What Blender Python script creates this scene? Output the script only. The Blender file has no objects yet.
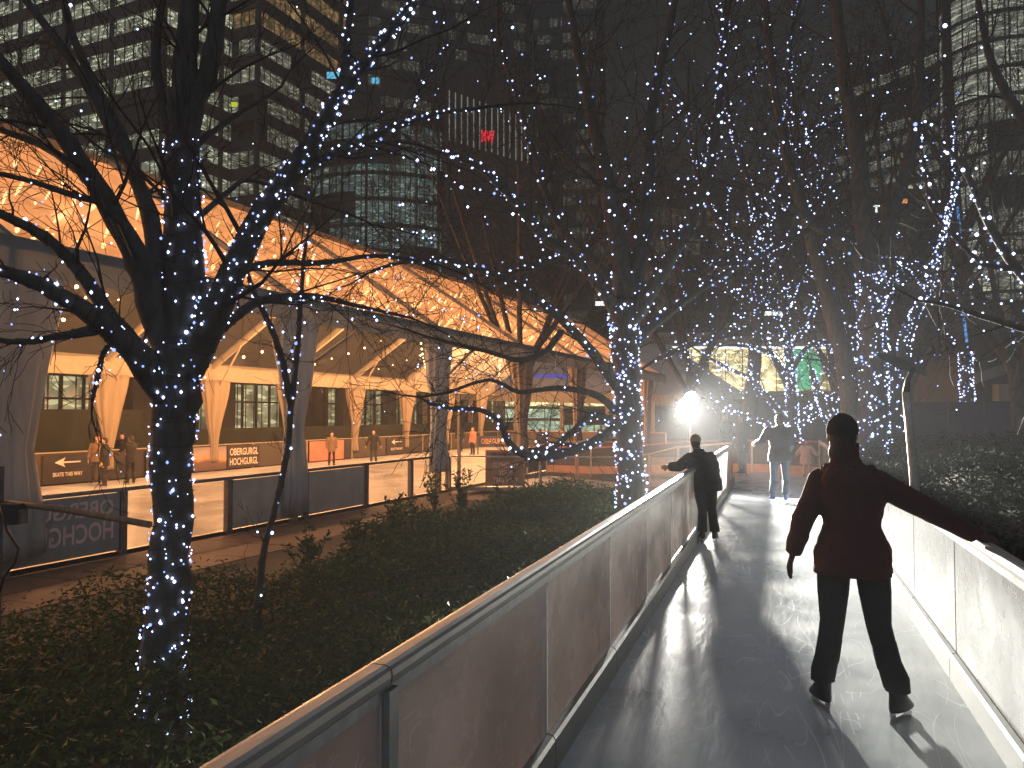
import bpy, bmesh, math, random
import numpy as np
from mathutils import Vector, Matrix, noise
from mathutils.kdtree import KDTree

PI = math.pi
R = math.radians
rng = random.Random(7)
sc = bpy.context.scene
COL = sc.collection

# ------------------------------------------------------------------ camera
F = 820.0
HZ = 414.0
YAW = math.atan((778 - 512) / F)
PITCH = math.atan((HZ - 384) / F)
H = 1.72
cam_d = bpy.data.cameras.new('camera')
cam = bpy.data.objects.new('camera', cam_d)
COL.objects.link(cam)
cam.location = (0, 0, H)
cam.rotation_euler = (PI / 2 + PITCH, 0, YAW)
cam_d.sensor_width = 36
cam_d.lens = F / 1024 * 36
cam_d.clip_start = 0.05
cam_d.clip_end = 2000
sc.camera = cam

# ------------------------------------------------------------------ world
w = bpy.data.worlds.new('World')
sc.world = w
w.use_nodes = True
wn = w.node_tree
wn.nodes.clear()
wo = wn.nodes.new('ShaderNodeOutputWorld')
bg = wn.nodes.new('ShaderNodeBackground')
tc = wn.nodes.new('ShaderNodeTexCoord')
mp = wn.nodes.new('ShaderNodeVectorMath'); mp.operation = 'DOT_PRODUCT'
# the lit city behind the photographer glows more than the park ahead
mp.inputs[1].default_value = (math.sin(YAW) * 0.75, -math.cos(YAW) * 0.75, 0.45)
cr = wn.nodes.new('ShaderNodeValToRGB')
cr.color_ramp.elements[0].position = 0.36
cr.color_ramp.elements[0].color = (0.0112, 0.0107, 0.0094, 1)
cr.color_ramp.elements[1].position = 1.0
cr.color_ramp.elements[1].color = (0.215, 0.235, 0.265, 1)
mr = wn.nodes.new('ShaderNodeMapRange')
mr.inputs[1].default_value = -1; mr.inputs[2].default_value = 1
wn.links.new(tc.outputs['Generated'], mp.inputs[0])
wn.links.new(mp.outputs['Value'], mr.inputs[0])
wn.links.new(mr.outputs[0], cr.inputs[0])
wn.links.new(cr.outputs[0], bg.inputs[0])
bg.inputs[1].default_value = 1.0
wn.links.new(bg.outputs[0], wo.inputs[0])

sc.view_settings.view_transform = 'Standard'
sc.view_settings.look = 'None'
sc.view_settings.exposure = 0.0
sc.view_settings.gamma = 1.0
sc.cycles.use_denoising = True
sc.cycles.max_bounces = 8
sc.cycles.transparent_max_bounces = 24
sc.cycles.diffuse_bounces = 3
sc.cycles.glossy_bounces = 3
sc.cycles.transmission_bounces = 4
sc.cycles.volume_bounces = 0
sc.cycles.use_adaptive_sampling = True
sc.cycles.adaptive_threshold = 0.03
sc.cycles.sample_clamp_indirect = 3.0
sc.cycles.caustics_reflective = False
sc.cycles.caustics_refractive = False

# ------------------------------------------------------------------ frames
cY, sY = math.cos(YAW), math.sin(YAW)
def cf(px, D, z=0.0):
    """picture column and depth to a ground position"""
    lat = (px - 512) / F * D
    return Vector((lat * cY - D * sY, D * cY + lat * sY, z))
def at(px, py, D):
    p = cf(px, D)
    p.z = H + (HZ - py) / F * D
    return p
T_ANG = math.atan((850 - 512) / F) - YAW          # the rink axis leans right of the trail
TA = Vector((math.sin(T_ANG), math.cos(T_ANG), 0))
TN = Vector((math.cos(T_ANG), -math.sin(T_ANG), 0))
def uv(u, v, z=0.0):
    p = TA * u + TN * v
    return Vector((p.x, p.y, z))
ZI = -0.72        # rink ice
ZG = -0.80        # ground

# lamps --------------------------------------------------------------
def lamp(name, kind, loc, energy, color, radius=0.1, label=None, cat='lamp light', group=None, parent=None):
    d = bpy.data.lights.new(name, kind)
    d.energy = energy; d.color = color
    d.shadow_soft_size = radius
    o = bpy.data.objects.new(name, d)
    COL.objects.link(o)
    o.location = loc
    if parent: o.parent = parent
    return o

# ------------------------------------------------------------------ tags / linking
def tag(o, label=None, cat=None, group=None, kind=None):
    if label: o['label'] = label
    if cat: o['category'] = cat
    if group: o['group'] = group
    if kind: o['kind'] = kind
    return o
def empty(name, loc, label=None, cat=None, group=None, rotz=0):
    o = bpy.data.objects.new(name, None)
    COL.objects.link(o)
    o.location = loc
    o.rotation_euler = (0, 0, rotz)
    o.empty_display_size = 0.2
    tag(o, label, cat, group)
    return o

class MB:
    """collects faces; build() links them as one mesh object"""
    def __init__(s):
        s.v = []; s.f = []; s.m = []
    def add(s, vs, fs, mi=0):
        b = len(s.v)
        s.v.extend(vs)
        s.f.extend([tuple(b + i for i in f) for f in fs])
        s.m.extend([mi] * len(fs))
    def box(s, lo, hi, M=None, mi=0):
        x0, y0, z0 = lo; x1, y1, z1 = hi
        vs = [Vector(p) for p in ((x0,y0,z0),(x1,y0,z0),(x1,y1,z0),(x0,y1,z0),(x0,y0,z1),(x1,y0,z1),(x1,y1,z1),(x0,y1,z1))]
        if M is not None: vs = [M @ p for p in vs]
        s.add(vs, [(3,2,1,0),(4,5,6,7),(0,1,5,4),(1,2,6,5),(2,3,7,6),(3,0,4,7)], mi)
    def beam(s, a, b, wid, hei, up=Vector((0,0,1)), mi=0):
        """box from a to b centred on the line"""
        a = Vector(a); b = Vector(b)
        d = (b - a).normalized()
        sd = d.cross(up)
        if sd.length < 1e-4: sd = d.cross(Vector((1,0,0)))
        sd.normalize(); u2 = sd.cross(d).normalized()
        vs = []
        for p in (a, b):
            for (i, j) in ((-1,-1),(1,-1),(1,1),(-1,1)):
                vs.append(p + sd * (i * wid / 2) + u2 * (j * hei / 2))
        s.add(vs, [(3,2,1,0),(4,5,6,7),(0,1,5,4),(1,2,6,5),(2,3,7,6),(3,0,4,7)], mi)
    def tube(s, pts, rad, n=6, cap=True, mi=0, sq=(1.0, 1.0), side=None):
        pts = [Vector(p) for p in pts]
        if not isinstance(rad, (list, tuple)): rad = [rad] * len(pts)
        vs = []
        ref = None
        for i, p in enumerate(pts):
            if i == 0: d = pts[1] - pts[0]
            elif i == len(pts) - 1: d = pts[-1] - pts[-2]
            else: d = pts[i+1] - pts[i-1]
            if d.length < 1e-7: d = Vector((0,0,1))
            d.normalize()
            if ref is None:
                ref = side.copy() if side is not None else (Vector((0,0,1)) if abs(d.z) < 0.9 else Vector((1,0,0)))
            x = ref - d * ref.dot(d)
            if x.length < 1e-4: x = d.orthogonal()
            x.normalize(); y = d.cross(x); ref = x
            for k in range(n):
                a = 2 * PI * k / n
                vs.append(p + x * (math.cos(a) * rad[i] * sq[0]) + y * (math.sin(a) * rad[i] * sq[1]))
        fs = []
        m = len(pts)
        for i in range(m - 1):
            for k in range(n):
                k2 = (k + 1) % n
                fs.append((i*n+k, i*n+k2, (i+1)*n+k2, (i+1)*n+k))
        if cap:
            fs.append(tuple(range(n-1, -1, -1)))
            fs.append(tuple((m-1)*n + k for k in range(n)))
        s.add(vs, fs, mi)
    def rings(s, rings, cap=True, mi=0):
        n = len(rings[0]); vs = [Vector(p) for r in rings for p in r]; fs = []
        for i in range(len(rings) - 1):
            for k in range(n):
                k2 = (k + 1) % n
                fs.append((i*n+k, i*n+k2, (i+1)*n+k2, (i+1)*n+k))
        if cap:
            fs.append(tuple(range(n-1, -1, -1)))
            fs.append(tuple((len(rings)-1)*n + k for k in range(n)))
        s.add(vs, fs, mi)
    def ball(s, c, r, seg=8, rg=6, mi=0, M=None):
        if not isinstance(r, (tuple, list)): r = (r, r, r)
        c = Vector(c); vs = []; fs = []
        for i in range(rg + 1):
            th = PI * i / rg
            for k in range(seg):
                a = 2 * PI * k / seg
                q = Vector((r[0]*math.sin(th)*math.cos(a), r[1]*math.sin(th)*math.sin(a), r[2]*math.cos(th)))
                if M is not None: q = M @ q
                vs.append(c + q)
        for i in range(rg):
            for k in range(seg):
                k2 = (k+1) % seg
                fs.append((i*seg+k, (i+1)*seg+k, (i+1)*seg+k2, i*seg+k2))
        s.add(vs, fs, mi)
    def build(s, name, mats, parent=None, smooth=False, world=True):
        me = bpy.data.meshes.new(name)
        off = Vector((0,0,0))
        vs = s.v
        if parent is not None and world:
            inv = (Matrix.Translation(parent.location) @ Matrix.Rotation(parent.rotation_euler.z, 4, 'Z')).inverted()
            g = parent.parent
            if g is not None:
                inv = (Matrix.Translation(g.location) @ Matrix.Rotation(g.rotation_euler.z, 4, 'Z')).inverted()
            vs = [inv @ Vector(p) for p in vs]
        me.from_pydata([tuple(p) for p in vs], [], s.f)
        if not isinstance(mats, (list, tuple)): mats = [mats]
        for m in mats: me.materials.append(m)
        if len(mats) > 1: me.polygons.foreach_set('material_index', s.m)
        if smooth: me.polygons.foreach_set('use_smooth', [True] * len(me.polygons))
        me.update()
        o = bpy.data.objects.new(name, me)
        COL.objects.link(o)
        if parent is not None: o.parent = parent
        return o

def np_mesh(name, V, Fq, mat, parent=None, smooth=False):
    me = bpy.data.meshes.new(name)
    V = np.asarray(V, dtype=np.float32); Fq = np.asarray(Fq, dtype=np.int32)
    k = Fq.shape[1]
    me.vertices.add(len(V)); me.vertices.foreach_set('co', V.ravel())
    me.loops.add(Fq.size); me.loops.foreach_set('vertex_index', Fq.ravel())
    me.polygons.add(len(Fq)); me.polygons.foreach_set('loop_start', np.arange(0, Fq.size, k, dtype=np.int32))
    me.update(calc_edges=True)
    me.materials.append(mat)
    if smooth: me.polygons.foreach_set('use_smooth', [True] * len(me.polygons))
    o = bpy.data.objects.new(name, me)
    COL.objects.link(o)
    if parent is not None: o.parent = parent
    return o

# ------------------------------------------------------------------ materials
def newmat(name):
    m = bpy.data.materials.new(name); m.use_nodes = True
    nt = m.node_tree; nt.nodes.clear()
    out = nt.nodes.new('ShaderNodeOutputMaterial')
    return m, nt, out
def N(nt, t, **kw):
    n = nt.nodes.new(t)
    for k, v in kw.items(): setattr(n, k, v)
    return n
def L(nt, a, b): nt.links.new(a, b)
def mathn(nt, op, a, b=None, c=None):
    n = nt.nodes.new('ShaderNodeMath'); n.operation = op
    for i, x in enumerate((a, b, c)):
        if x is None: continue
        if isinstance(x, (int, float)): n.inputs[i].default_value = x
        else: nt.links.new(x, n.inputs[i])
    return n.outputs[0]
def pbr(name, col, rough=0.6, var=0.25, scale=8.0, metal=0.0, bump=0.0, bscale=40.0, coat=0.0, spec=0.5, stretch=(1,1,1), transl=0.0):
    """principled surface with mottled colour and roughness"""
    m, nt, out = newmat(name)
    p = N(nt, 'ShaderNodeBsdfPrincipled')
    t = N(nt, 'ShaderNodeTexCoord'); mpn = N(nt, 'ShaderNodeMapping')
    mpn.inputs['Scale'].default_value = stretch
    L(nt, t.outputs['Object'], mpn.inputs[0])
    nz = N(nt, 'ShaderNodeTexNoise'); nz.inputs['Scale'].default_value = scale; nz.inputs['Detail'].default_value = 6
    L(nt, mpn.outputs[0], nz.inputs['Vector'])
    r = N(nt, 'ShaderNodeValToRGB')
    c0 = [max(0, c * (1 - var)) for c in col]; c1 = [min(1, c * (1 + var)) for c in col]
    r.color_ramp.elements[0].position = .3; r.color_ramp.elements[1].position = .7
    r.color_ramp.elements[0].color = (*c0, 1); r.color_ramp.elements[1].color = (*c1, 1)
    L(nt, nz.outputs[0], r.inputs[0]); L(nt, r.outputs[0], p.inputs['Base Color'])
    rr = N(nt, 'ShaderNodeMapRange'); rr.inputs[3].default_value = max(.03, rough - .12); rr.inputs[4].default_value = min(1, rough + .12)
    L(nt, nz.outputs[0], rr.inputs[0]); L(nt, rr.outputs[0], p.inputs['Roughness'])
    p.inputs['Metallic'].default_value = metal
    p.inputs['Specular IOR Level'].default_value = spec
    p.inputs['Coat Weight'].default_value = coat
    if bump:
        n2 = N(nt, 'ShaderNodeTexNoise'); n2.inputs['Scale'].default_value = bscale; n2.inputs['Detail'].default_value = 5
        L(nt, mpn.outputs[0], n2.inputs['Vector'])
        b = N(nt, 'ShaderNodeBump'); b.inputs['Strength'].default_value = bump; b.inputs['Distance'].default_value = .02
        L(nt, n2.outputs[0], b.inputs['Height']); L(nt, b.outputs[0], p.inputs['Normal'])
    last = p.outputs[0]
    if transl:
        tr = N(nt, 'ShaderNodeBsdfTranslucent'); L(nt, r.outputs[0], tr.inputs[0])
        mx = N(nt, 'ShaderNodeMixShader'); mx.inputs[0].default_value = transl
        L(nt, last, mx.inputs[1]); L(nt, tr.outputs[0], mx.inputs[2]); last = mx.outputs[0]
    L(nt, last, out.inputs[0])
    return m
def emis(name, col, strength, sample=True):
    m, nt, out = newmat(name)
    e = N(nt, 'ShaderNodeEmission'); e.inputs[0].default_value = (*col, 1); e.inputs[1].default_value = strength
    L(nt, e.outputs[0], out.inputs[0])
    if not sample: m.cycles.emission_sampling = 'NONE'
    return m

M = {}
M['bark'] = pbr('bark', (.085, .08, .075), .85, .35, 14, bump=.6, bscale=35, stretch=(1,1,.3))
M['twig'] = pbr('twig', (.05, .044, .04), .8, .3, 9)
M['metal'] = pbr('brushed metal', (.42, .43, .42), .42, .2, 12, metal=.55, bump=.05)
M['rail'] = pbr('rail aluminium', (.42, .41, .38), .38, .25, 5, metal=.6, bump=.06, stretch=(1,.2,1))
M['steel'] = pbr('dark steel', (.12, .12, .125), .5, .25, 10, metal=.4)
M['kick'] = pbr('kickboard plastic', (.22, .215, .19), .42, .18, 3, coat=.2, bump=.1, bscale=10)
M['kick_orange'] = pbr('orange kickboard', (.55, .27, .12), .5, .2, 3)
M['red_rail'] = pbr('orange rail', (.45, .16, .08), .5, .2, 4)
M['greyboard'] = pbr('grey back of banner', (.40, .43, .45), .6, .14, 2.2, transl=.25, bump=.1, bscale=6)
M['bannerdark'] = pbr('dark banner', (.022, .018, .021), .5, .2, 2)
M['bannerred'] = pbr('salmon banner', (.62, .22, .15), .55, .25, 1.4)
M['letter'] = pbr('pale lettering', (.75, .68, .60), .5, .06, 3)
M['letterpink'] = pbr('washed pink lettering', (.85, .66, .66), .6, .1, 3)
M['pave'] = pbr('reddish paving', (.13, .085, .065), .7, .3, 2.5, bump=.3, bscale=30)
M['soil'] = pbr('soil', (.045, .038, .03), .95, .4, 6, bump=.5, bscale=14)
M['asphalt'] = pbr('asphalt', (.05, .05, .052), .85, .3, 5, bump=.3, bscale=60)
M['concrete'] = pbr('concrete', (.26, .25, .22), .8, .2, .7, bump=.15, bscale=12)
M['darkwall'] = pbr('dark facade', (.045, .043, .04), .6, .25, .15)
M['brownwall'] = pbr('brown facade', (.06, .048, .036), .6, .25, .2)
M['navy'] = pbr('navy hoarding', (.035, .04, .085), .6, .2, .6)
M['greenboard'] = pbr('dark green hoarding', (.008, .014, .008), .7, .25, .8)
M['curt_grey'] = pbr('grey curtain', (.52, .55, .58), .75, .2, 4, transl=.35, bump=.25, bscale=9, stretch=(1,1,.15))
M['curt_cream'] = pbr('cream curtain', (.42, .34, .25), .8, .12, 4, transl=.3, bump=.2, bscale=9, stretch=(1,1,.15))
M['valance'] = pbr('grey valance', (.26, .28, .29), .6, .15, 1.5, transl=.12)
M['cream'] = pbr('cream frame', (.35, .29, .21), .6, .12, 3)
M['greyfab'] = pbr('grey canopy fabric', (.5, .5, .5), .7, .1, .6, transl=.2)
M['wood'] = pbr('wood', (.32, .20, .11), .6, .25, 5, stretch=(6,1,1))
M['orangewood'] = pbr('orange timber', (.55, .33, .17), .6, .2, 3)
M['skin'] = pbr('skin', (.52, .34, .26), .55, .08, 20)
M['coat_red'] = pbr('maroon coat', (.056, .010, .012), .8, .2, 18, bump=.35, bscale=60)
M['trousers'] = pbr('black trousers', (.026, .028, .034), .8, .2, 16, bump=.3, bscale=40)
M['black'] = pbr('black cloth', (.012, .012, .014), .8, .25, 14, bump=.3, bscale=40)
M['navycloth'] = pbr('navy cloth', (.010, .013, .025), .75, .25, 14, bump=.3, bscale=40)
M['jeans'] = pbr('blue jeans', (.022, .038, .072), .8, .25, 14, bump=.3, bscale=50)
M['tan'] = pbr('tan coat', (.20, .13, .075), .8, .2, 14)
M['peach'] = pbr('peach coat', (.72, .47, .36), .8, .15, 14)
M['olive'] = pbr('olive coat', (.06, .06, .045), .8, .2, 14)
M['hair_dark'] = pbr('dark hair', (.03, .022, .018), .6, .3, 60, bump=.6, bscale=90)
M['hair_ginger'] = pbr('ginger hair', (.42, .13, .05), .6, .3, 60)
M['knit'] = pbr('dark knit', (.035, .032, .03), .9, .3, 90, bump=.8, bscale=120)
M['knit_tan'] = pbr('tan knit', (.36, .31, .20), .9, .25, 90, bump=.8, bscale=120)
M['glove'] = pbr('dark red glove', (.07, .02, .022), .8, .2, 30)
M['boot'] = pbr('skate boot', (.025, .025, .03), .4, .2, 30)
M['boot_white'] = pbr('white skate boot', (.55, .55, .55), .4, .1, 30)
M['boot_blue'] = pbr('blue skate boot', (.03, .05, .20), .35, .1, 30)
M['blade'] = pbr('skate blade', (.6, .6, .62), .25, .1, 10, metal=1)
M['eye'] = pbr('eye', (.02, .02, .02), .2, .1, 10)
M['lip'] = pbr('lips', (.35, .12, .1), .5, .1, 10)
M['housing'] = pbr('lamp housing', (.025, .025, .025), .5, .2, 10)
M['planter'] = pbr('red fabric', (.5, .05, .04), .6, .2, 6)

# city and festival lights (these really glow)
M['fairy'] = emis('fairy bulb', (.50, .60, 1.0), 5.0, False)
M['fairy_dim'] = emis('fairy bulb faint', (.30, .42, 1.0), 1.8, False)
M['festoon'] = emis('festoon bulb', (1.0, .62, .30), 7.0, False)
M['flood'] = emis('floodlight lens', (1.0, .96, .84), 45.0, False)
M['sign_white'] = emis('lit sign', (.9, 1.0, 1.0), 1.6, False)
M['sign_red'] = emis('red sign', (1.0, .03, .05), .9, False)
M['sign_cyan'] = emis('cyan screen', (.15, .60, .9), .9, False)
M['sign_yellow'] = emis('yellow sign', (.7, .75, .05), .8, False)
M['sign_green'] = emis('green sign', (.05, .75, .10), .9, False)
M['sign_orange'] = emis('orange lamp', (1.0, .42, .10), 1.5, False)
M['blue_strip'] = emis('blue light strip', (.06, .08, .55), .7, False)
M['tube_blue'] = emis('blue tube', (.12, .35, .85), .9, False)

def facade_mat(name, col, base, streak, lit=.8, bay=6.0, mull=1.5, storey=3.7, seed=0.0, mw=.14, dark=(.02,.02,.018)):
    """office storey seen from outside at night: mullions, dark bays, rows of ceiling lights"""
    m, nt, out = newmat(name)
    t = N(nt, 'ShaderNodeTexCoord'); sx = N(nt, 'ShaderNodeSeparateXYZ'); L(nt, t.outputs['Object'], sx.inputs[0])
    s = mathn(nt, 'ADD', mathn(nt, 'ADD', sx.outputs[0], sx.outputs[1]), seed)
    zi = mathn(nt, 'FLOOR', mathn(nt, 'DIVIDE', sx.outputs[2], storey))
    zf = mathn(nt, 'FRACT', mathn(nt, 'DIVIDE', sx.outputs[2], storey))
    bi = mathn(nt, 'FLOOR', mathn(nt, 'DIVIDE', s, bay))
    wnz = N(nt, 'ShaderNodeTexWhiteNoise'); wnz.noise_dimensions = '2D'
    cb = N(nt, 'ShaderNodeCombineXYZ'); L(nt, bi, cb.inputs[0]); L(nt, zi, cb.inputs[1]); L(nt, cb.outputs[0], wnz.inputs[0])
    on = mathn(nt, 'LESS_THAN', wnz.outputs['Value'], lit)
    lvl = mathn(nt, 'ADD', .45, mathn(nt, 'MULTIPLY', wnz.outputs['Value'], .8))
    mf = mathn(nt, 'FRACT', mathn(nt, 'DIVIDE', s, mull))
    mk = mathn(nt, 'GREATER_THAN', mf, mw)
    nz = N(nt, 'ShaderNodeTexNoise'); nz.inputs['Scale'].default_value = 1.0; nz.inputs['Detail'].default_value = 2
    c2 = N(nt, 'ShaderNodeCombineXYZ')
    L(nt, mathn(nt, 'MULTIPLY', s, .8), c2.inputs[0]); L(nt, mathn(nt, 'MULTIPLY', sx.outputs[2], 3.2), c2.inputs[1]); L(nt, c2.outputs[0], nz.inputs['Vector'])
    st = mathn(nt, 'MULTIPLY', mathn(nt, 'GREATER_THAN', nz.outputs[0], .58), streak)
    n3 = N(nt, 'ShaderNodeTexNoise'); n3.inputs['Scale'].default_value = .9; n3.inputs['Detail'].default_value = 4
    L(nt, t.outputs['Object'], n3.inputs['Vector'])
    mot = mathn(nt, 'MAXIMUM', mathn(nt, 'MULTIPLY', mathn(nt, 'SUBTRACT', n3.outputs[0], .25), 2.2), .1)
    body = mathn(nt, 'MULTIPLY', mathn(nt, 'ADD', mathn(nt, 'MULTIPLY', mot, base), st), mathn(nt, 'MULTIPLY', on, mathn(nt, 'MULTIPLY', mk, lvl)))
    e = N(nt, 'ShaderNodeEmission'); e.inputs[0].default_value = (*col, 1); L(nt, body, e.inputs[1])
    g = N(nt, 'ShaderNodeBsdfPrincipled'); g.inputs['Base Color'].default_value = (*dark, 1); g.inputs['Roughness'].default_value = .15
    ad = N(nt, 'ShaderNodeAddShader'); L(nt, e.outputs[0], ad.inputs[0]); L(nt, g.outputs[0], ad.inputs[1])
    L(nt, ad.outputs[0], out.inputs[0])
    m.cycles.emission_sampling = 'NONE'
    return m
M['off_a'] = facade_mat('office left', (.74, .78, .55), .42, .75, .86, 5.5, 1.35, 3.7, 3.1)
M['off_b'] = facade_mat('office angled', (.80, .80, .60), .26, .45, .72, 5.0, 1.3, 3.7, 7.7)
M['off_warm'] = facade_mat('office warm', (.95, .62, .26), .26, .28, .85, 4.0, 1.2, 3.7, 1.3)
M['off_teal'] = facade_mat('office teal', (.50, .72, .66), .22, .32, .72, 4.0, 1.0, 3.7, 11.3, .2)
M['off_far'] = facade_mat('office far', (.75, .75, .55), .10, .22, .42, 3.4, 1.2, 3.9, 5.9, .2)
M['off_right'] = facade_mat('office right', (.76, .78, .62), .42, .6, .85, 6.5, 1.6, 3.9, 2.9, .12)
M['off_dimm'] = facade_mat('office dim', (.75, .62, .35), .10, .16, .45, 3.0, 1.1, 3.9, 9.1, .2)
M['shop_warm'] = facade_mat('shop warm', (1.0, .82, .40), 1.3, 1.1, 1.1, 7.0, 2.2, 20, 4.2, .05)
M['shop_mint'] = facade_mat('mint hall', (.62, .88, .62), .75, .4, .99, 9.0, 3.4, 20, 6.2, .04)
M['ground_win'] = facade_mat('ground floor', (.85, .78, .42), .55, .5, .78, 3.5, .8, 20, 2.2, .13)

# clear sheet: slightly scuffed plastic
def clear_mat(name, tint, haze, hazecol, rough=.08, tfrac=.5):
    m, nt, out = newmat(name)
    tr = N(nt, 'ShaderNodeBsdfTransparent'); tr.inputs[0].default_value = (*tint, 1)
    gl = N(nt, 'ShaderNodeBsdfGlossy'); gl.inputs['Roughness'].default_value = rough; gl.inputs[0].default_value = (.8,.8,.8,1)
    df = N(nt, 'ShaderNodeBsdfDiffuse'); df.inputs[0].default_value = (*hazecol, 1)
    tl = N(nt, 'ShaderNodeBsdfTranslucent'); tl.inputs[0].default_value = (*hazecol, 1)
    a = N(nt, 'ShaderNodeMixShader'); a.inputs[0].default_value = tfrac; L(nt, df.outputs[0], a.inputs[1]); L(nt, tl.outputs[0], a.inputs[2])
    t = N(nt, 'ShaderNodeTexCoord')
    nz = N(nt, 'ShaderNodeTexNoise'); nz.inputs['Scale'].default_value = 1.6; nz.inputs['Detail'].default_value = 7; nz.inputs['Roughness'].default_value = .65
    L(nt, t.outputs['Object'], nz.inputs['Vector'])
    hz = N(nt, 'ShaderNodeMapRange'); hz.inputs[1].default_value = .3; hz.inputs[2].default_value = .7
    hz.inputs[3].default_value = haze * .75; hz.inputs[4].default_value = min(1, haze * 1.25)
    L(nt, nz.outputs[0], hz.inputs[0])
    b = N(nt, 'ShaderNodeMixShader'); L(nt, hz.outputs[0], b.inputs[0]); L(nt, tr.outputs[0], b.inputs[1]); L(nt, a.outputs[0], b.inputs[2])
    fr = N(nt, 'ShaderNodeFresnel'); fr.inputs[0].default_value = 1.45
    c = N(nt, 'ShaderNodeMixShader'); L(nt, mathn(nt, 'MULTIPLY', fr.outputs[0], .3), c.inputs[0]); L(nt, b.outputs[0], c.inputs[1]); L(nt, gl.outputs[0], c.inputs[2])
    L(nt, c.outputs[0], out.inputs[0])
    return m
M['clear'] = clear_mat('clear panel', (.93,.93,.93), .10, (.5,.5,.5))
M['pvc'] = clear_mat('clear roof pvc', (.85,.86,.85), .07, (.5,.5,.48), .12)
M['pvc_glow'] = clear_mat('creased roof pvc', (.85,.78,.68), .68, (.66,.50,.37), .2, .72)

def ice_mat(name, col, rough):
    m, nt, out = newmat(name)
    p = N(nt, 'ShaderNodeBsdfPrincipled')
    t = N(nt, 'ShaderNodeTexCoord')
    nz = N(nt, 'ShaderNodeTexNoise'); nz.inputs['Scale'].default_value = .9; nz.inputs['Detail'].default_value = 7
    L(nt, t.outputs['Object'], nz.inputs['Vector'])
    mp_ = N(nt, 'ShaderNodeMapping'); mp_.inputs['Scale'].default_value = (1.5, .30, 1)
    mp_.inputs['Rotation'].default_value = (0, 0, .10)
    L(nt, t.outputs['Object'], mp_.inputs[0])
    lines = None
    for sc_, th, wd in ((1.0, .5, .0022), (1.9, .46, .0026), (.8, .56, .0018), (2.6, .52, .003), (1.4, .42, .0022), (1.5, .55, .0026)):
        n2 = N(nt, 'ShaderNodeTexNoise'); n2.inputs['Scale'].default_value = sc_; n2.inputs['Detail'].default_value = 0.0
        n2.inputs['Distortion'].default_value = .15
        L(nt, mp_.outputs[0], n2.inputs['Vector'])
        d = mathn(nt, 'LESS_THAN', mathn(nt, 'ABSOLUTE', mathn(nt, 'SUBTRACT', n2.outputs[0], th)), wd)
        lines = d if lines is None else mathn(nt, 'MAXIMUM', lines, d)
    brk = N(nt, 'ShaderNodeTexNoise'); brk.inputs['Scale'].default_value = 3.1; L(nt, t.outputs['Object'], brk.inputs['Vector'])
    lines = mathn(nt, 'MULTIPLY', lines, mathn(nt, 'GREATER_THAN', brk.outputs[0], .47))
    r = N(nt, 'ShaderNodeValToRGB')
    r.color_ramp.elements[0].position = .3; r.color_ramp.elements[1].position = .72
    r.color_ramp.elements[0].color = (col[0]*.58, col[1]*.60, col[2]*.63, 1); r.color_ramp.elements[1].color = (*col, 1)
    L(nt, nz.outputs[0], r.inputs[0])
    mx = N(nt, 'ShaderNodeMix'); mx.data_type = 'RGBA'
    L(nt, mathn(nt, 'MULTIPLY', lines, .8), mx.inputs[0]); L(nt, r.outputs[0], mx.inputs[6]); mx.inputs[7].default_value = (.95,.97,.97,1)
    L(nt, mx.outputs[2], p.inputs['Base Color'])
    rr = N(nt, 'ShaderNodeMapRange'); rr.inputs[1].default_value = .35; rr.inputs[2].default_value = .65
    rr.inputs[3].default_value = rough; rr.inputs[4].default_value = rough + .22
    L(nt, nz.outputs[0], rr.inputs[0]); L(nt, rr.outputs[0], p.inputs['Roughness'])
    nb = N(nt, 'ShaderNodeTexNoise'); nb.inputs['Scale'].default_value = 9; nb.inputs['Detail'].default_value = 5
    L(nt, mp_.outputs[0], nb.inputs['Vector'])
    bh = mathn(nt, 'ADD', nb.outputs[0], mathn(nt, 'MULTIPLY', lines, .8))
    bp = N(nt, 'ShaderNodeBump'); bp.inputs['Strength'].default_value = .22; bp.inputs['Distance'].default_value = .02
    L(nt, bh, bp.inputs['Height']); L(nt, bp.outputs[0], p.inputs['Normal'])
    p.inputs['Specular IOR Level'].default_value = .4
    L(nt, p.outputs[0], out.inputs[0])
    return m
M['ice'] = ice_mat('trail ice', (.82, .86, .86), .24)
M['rink_ice'] = ice_mat('rink ice', (.78, .76, .72), .3)

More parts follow.
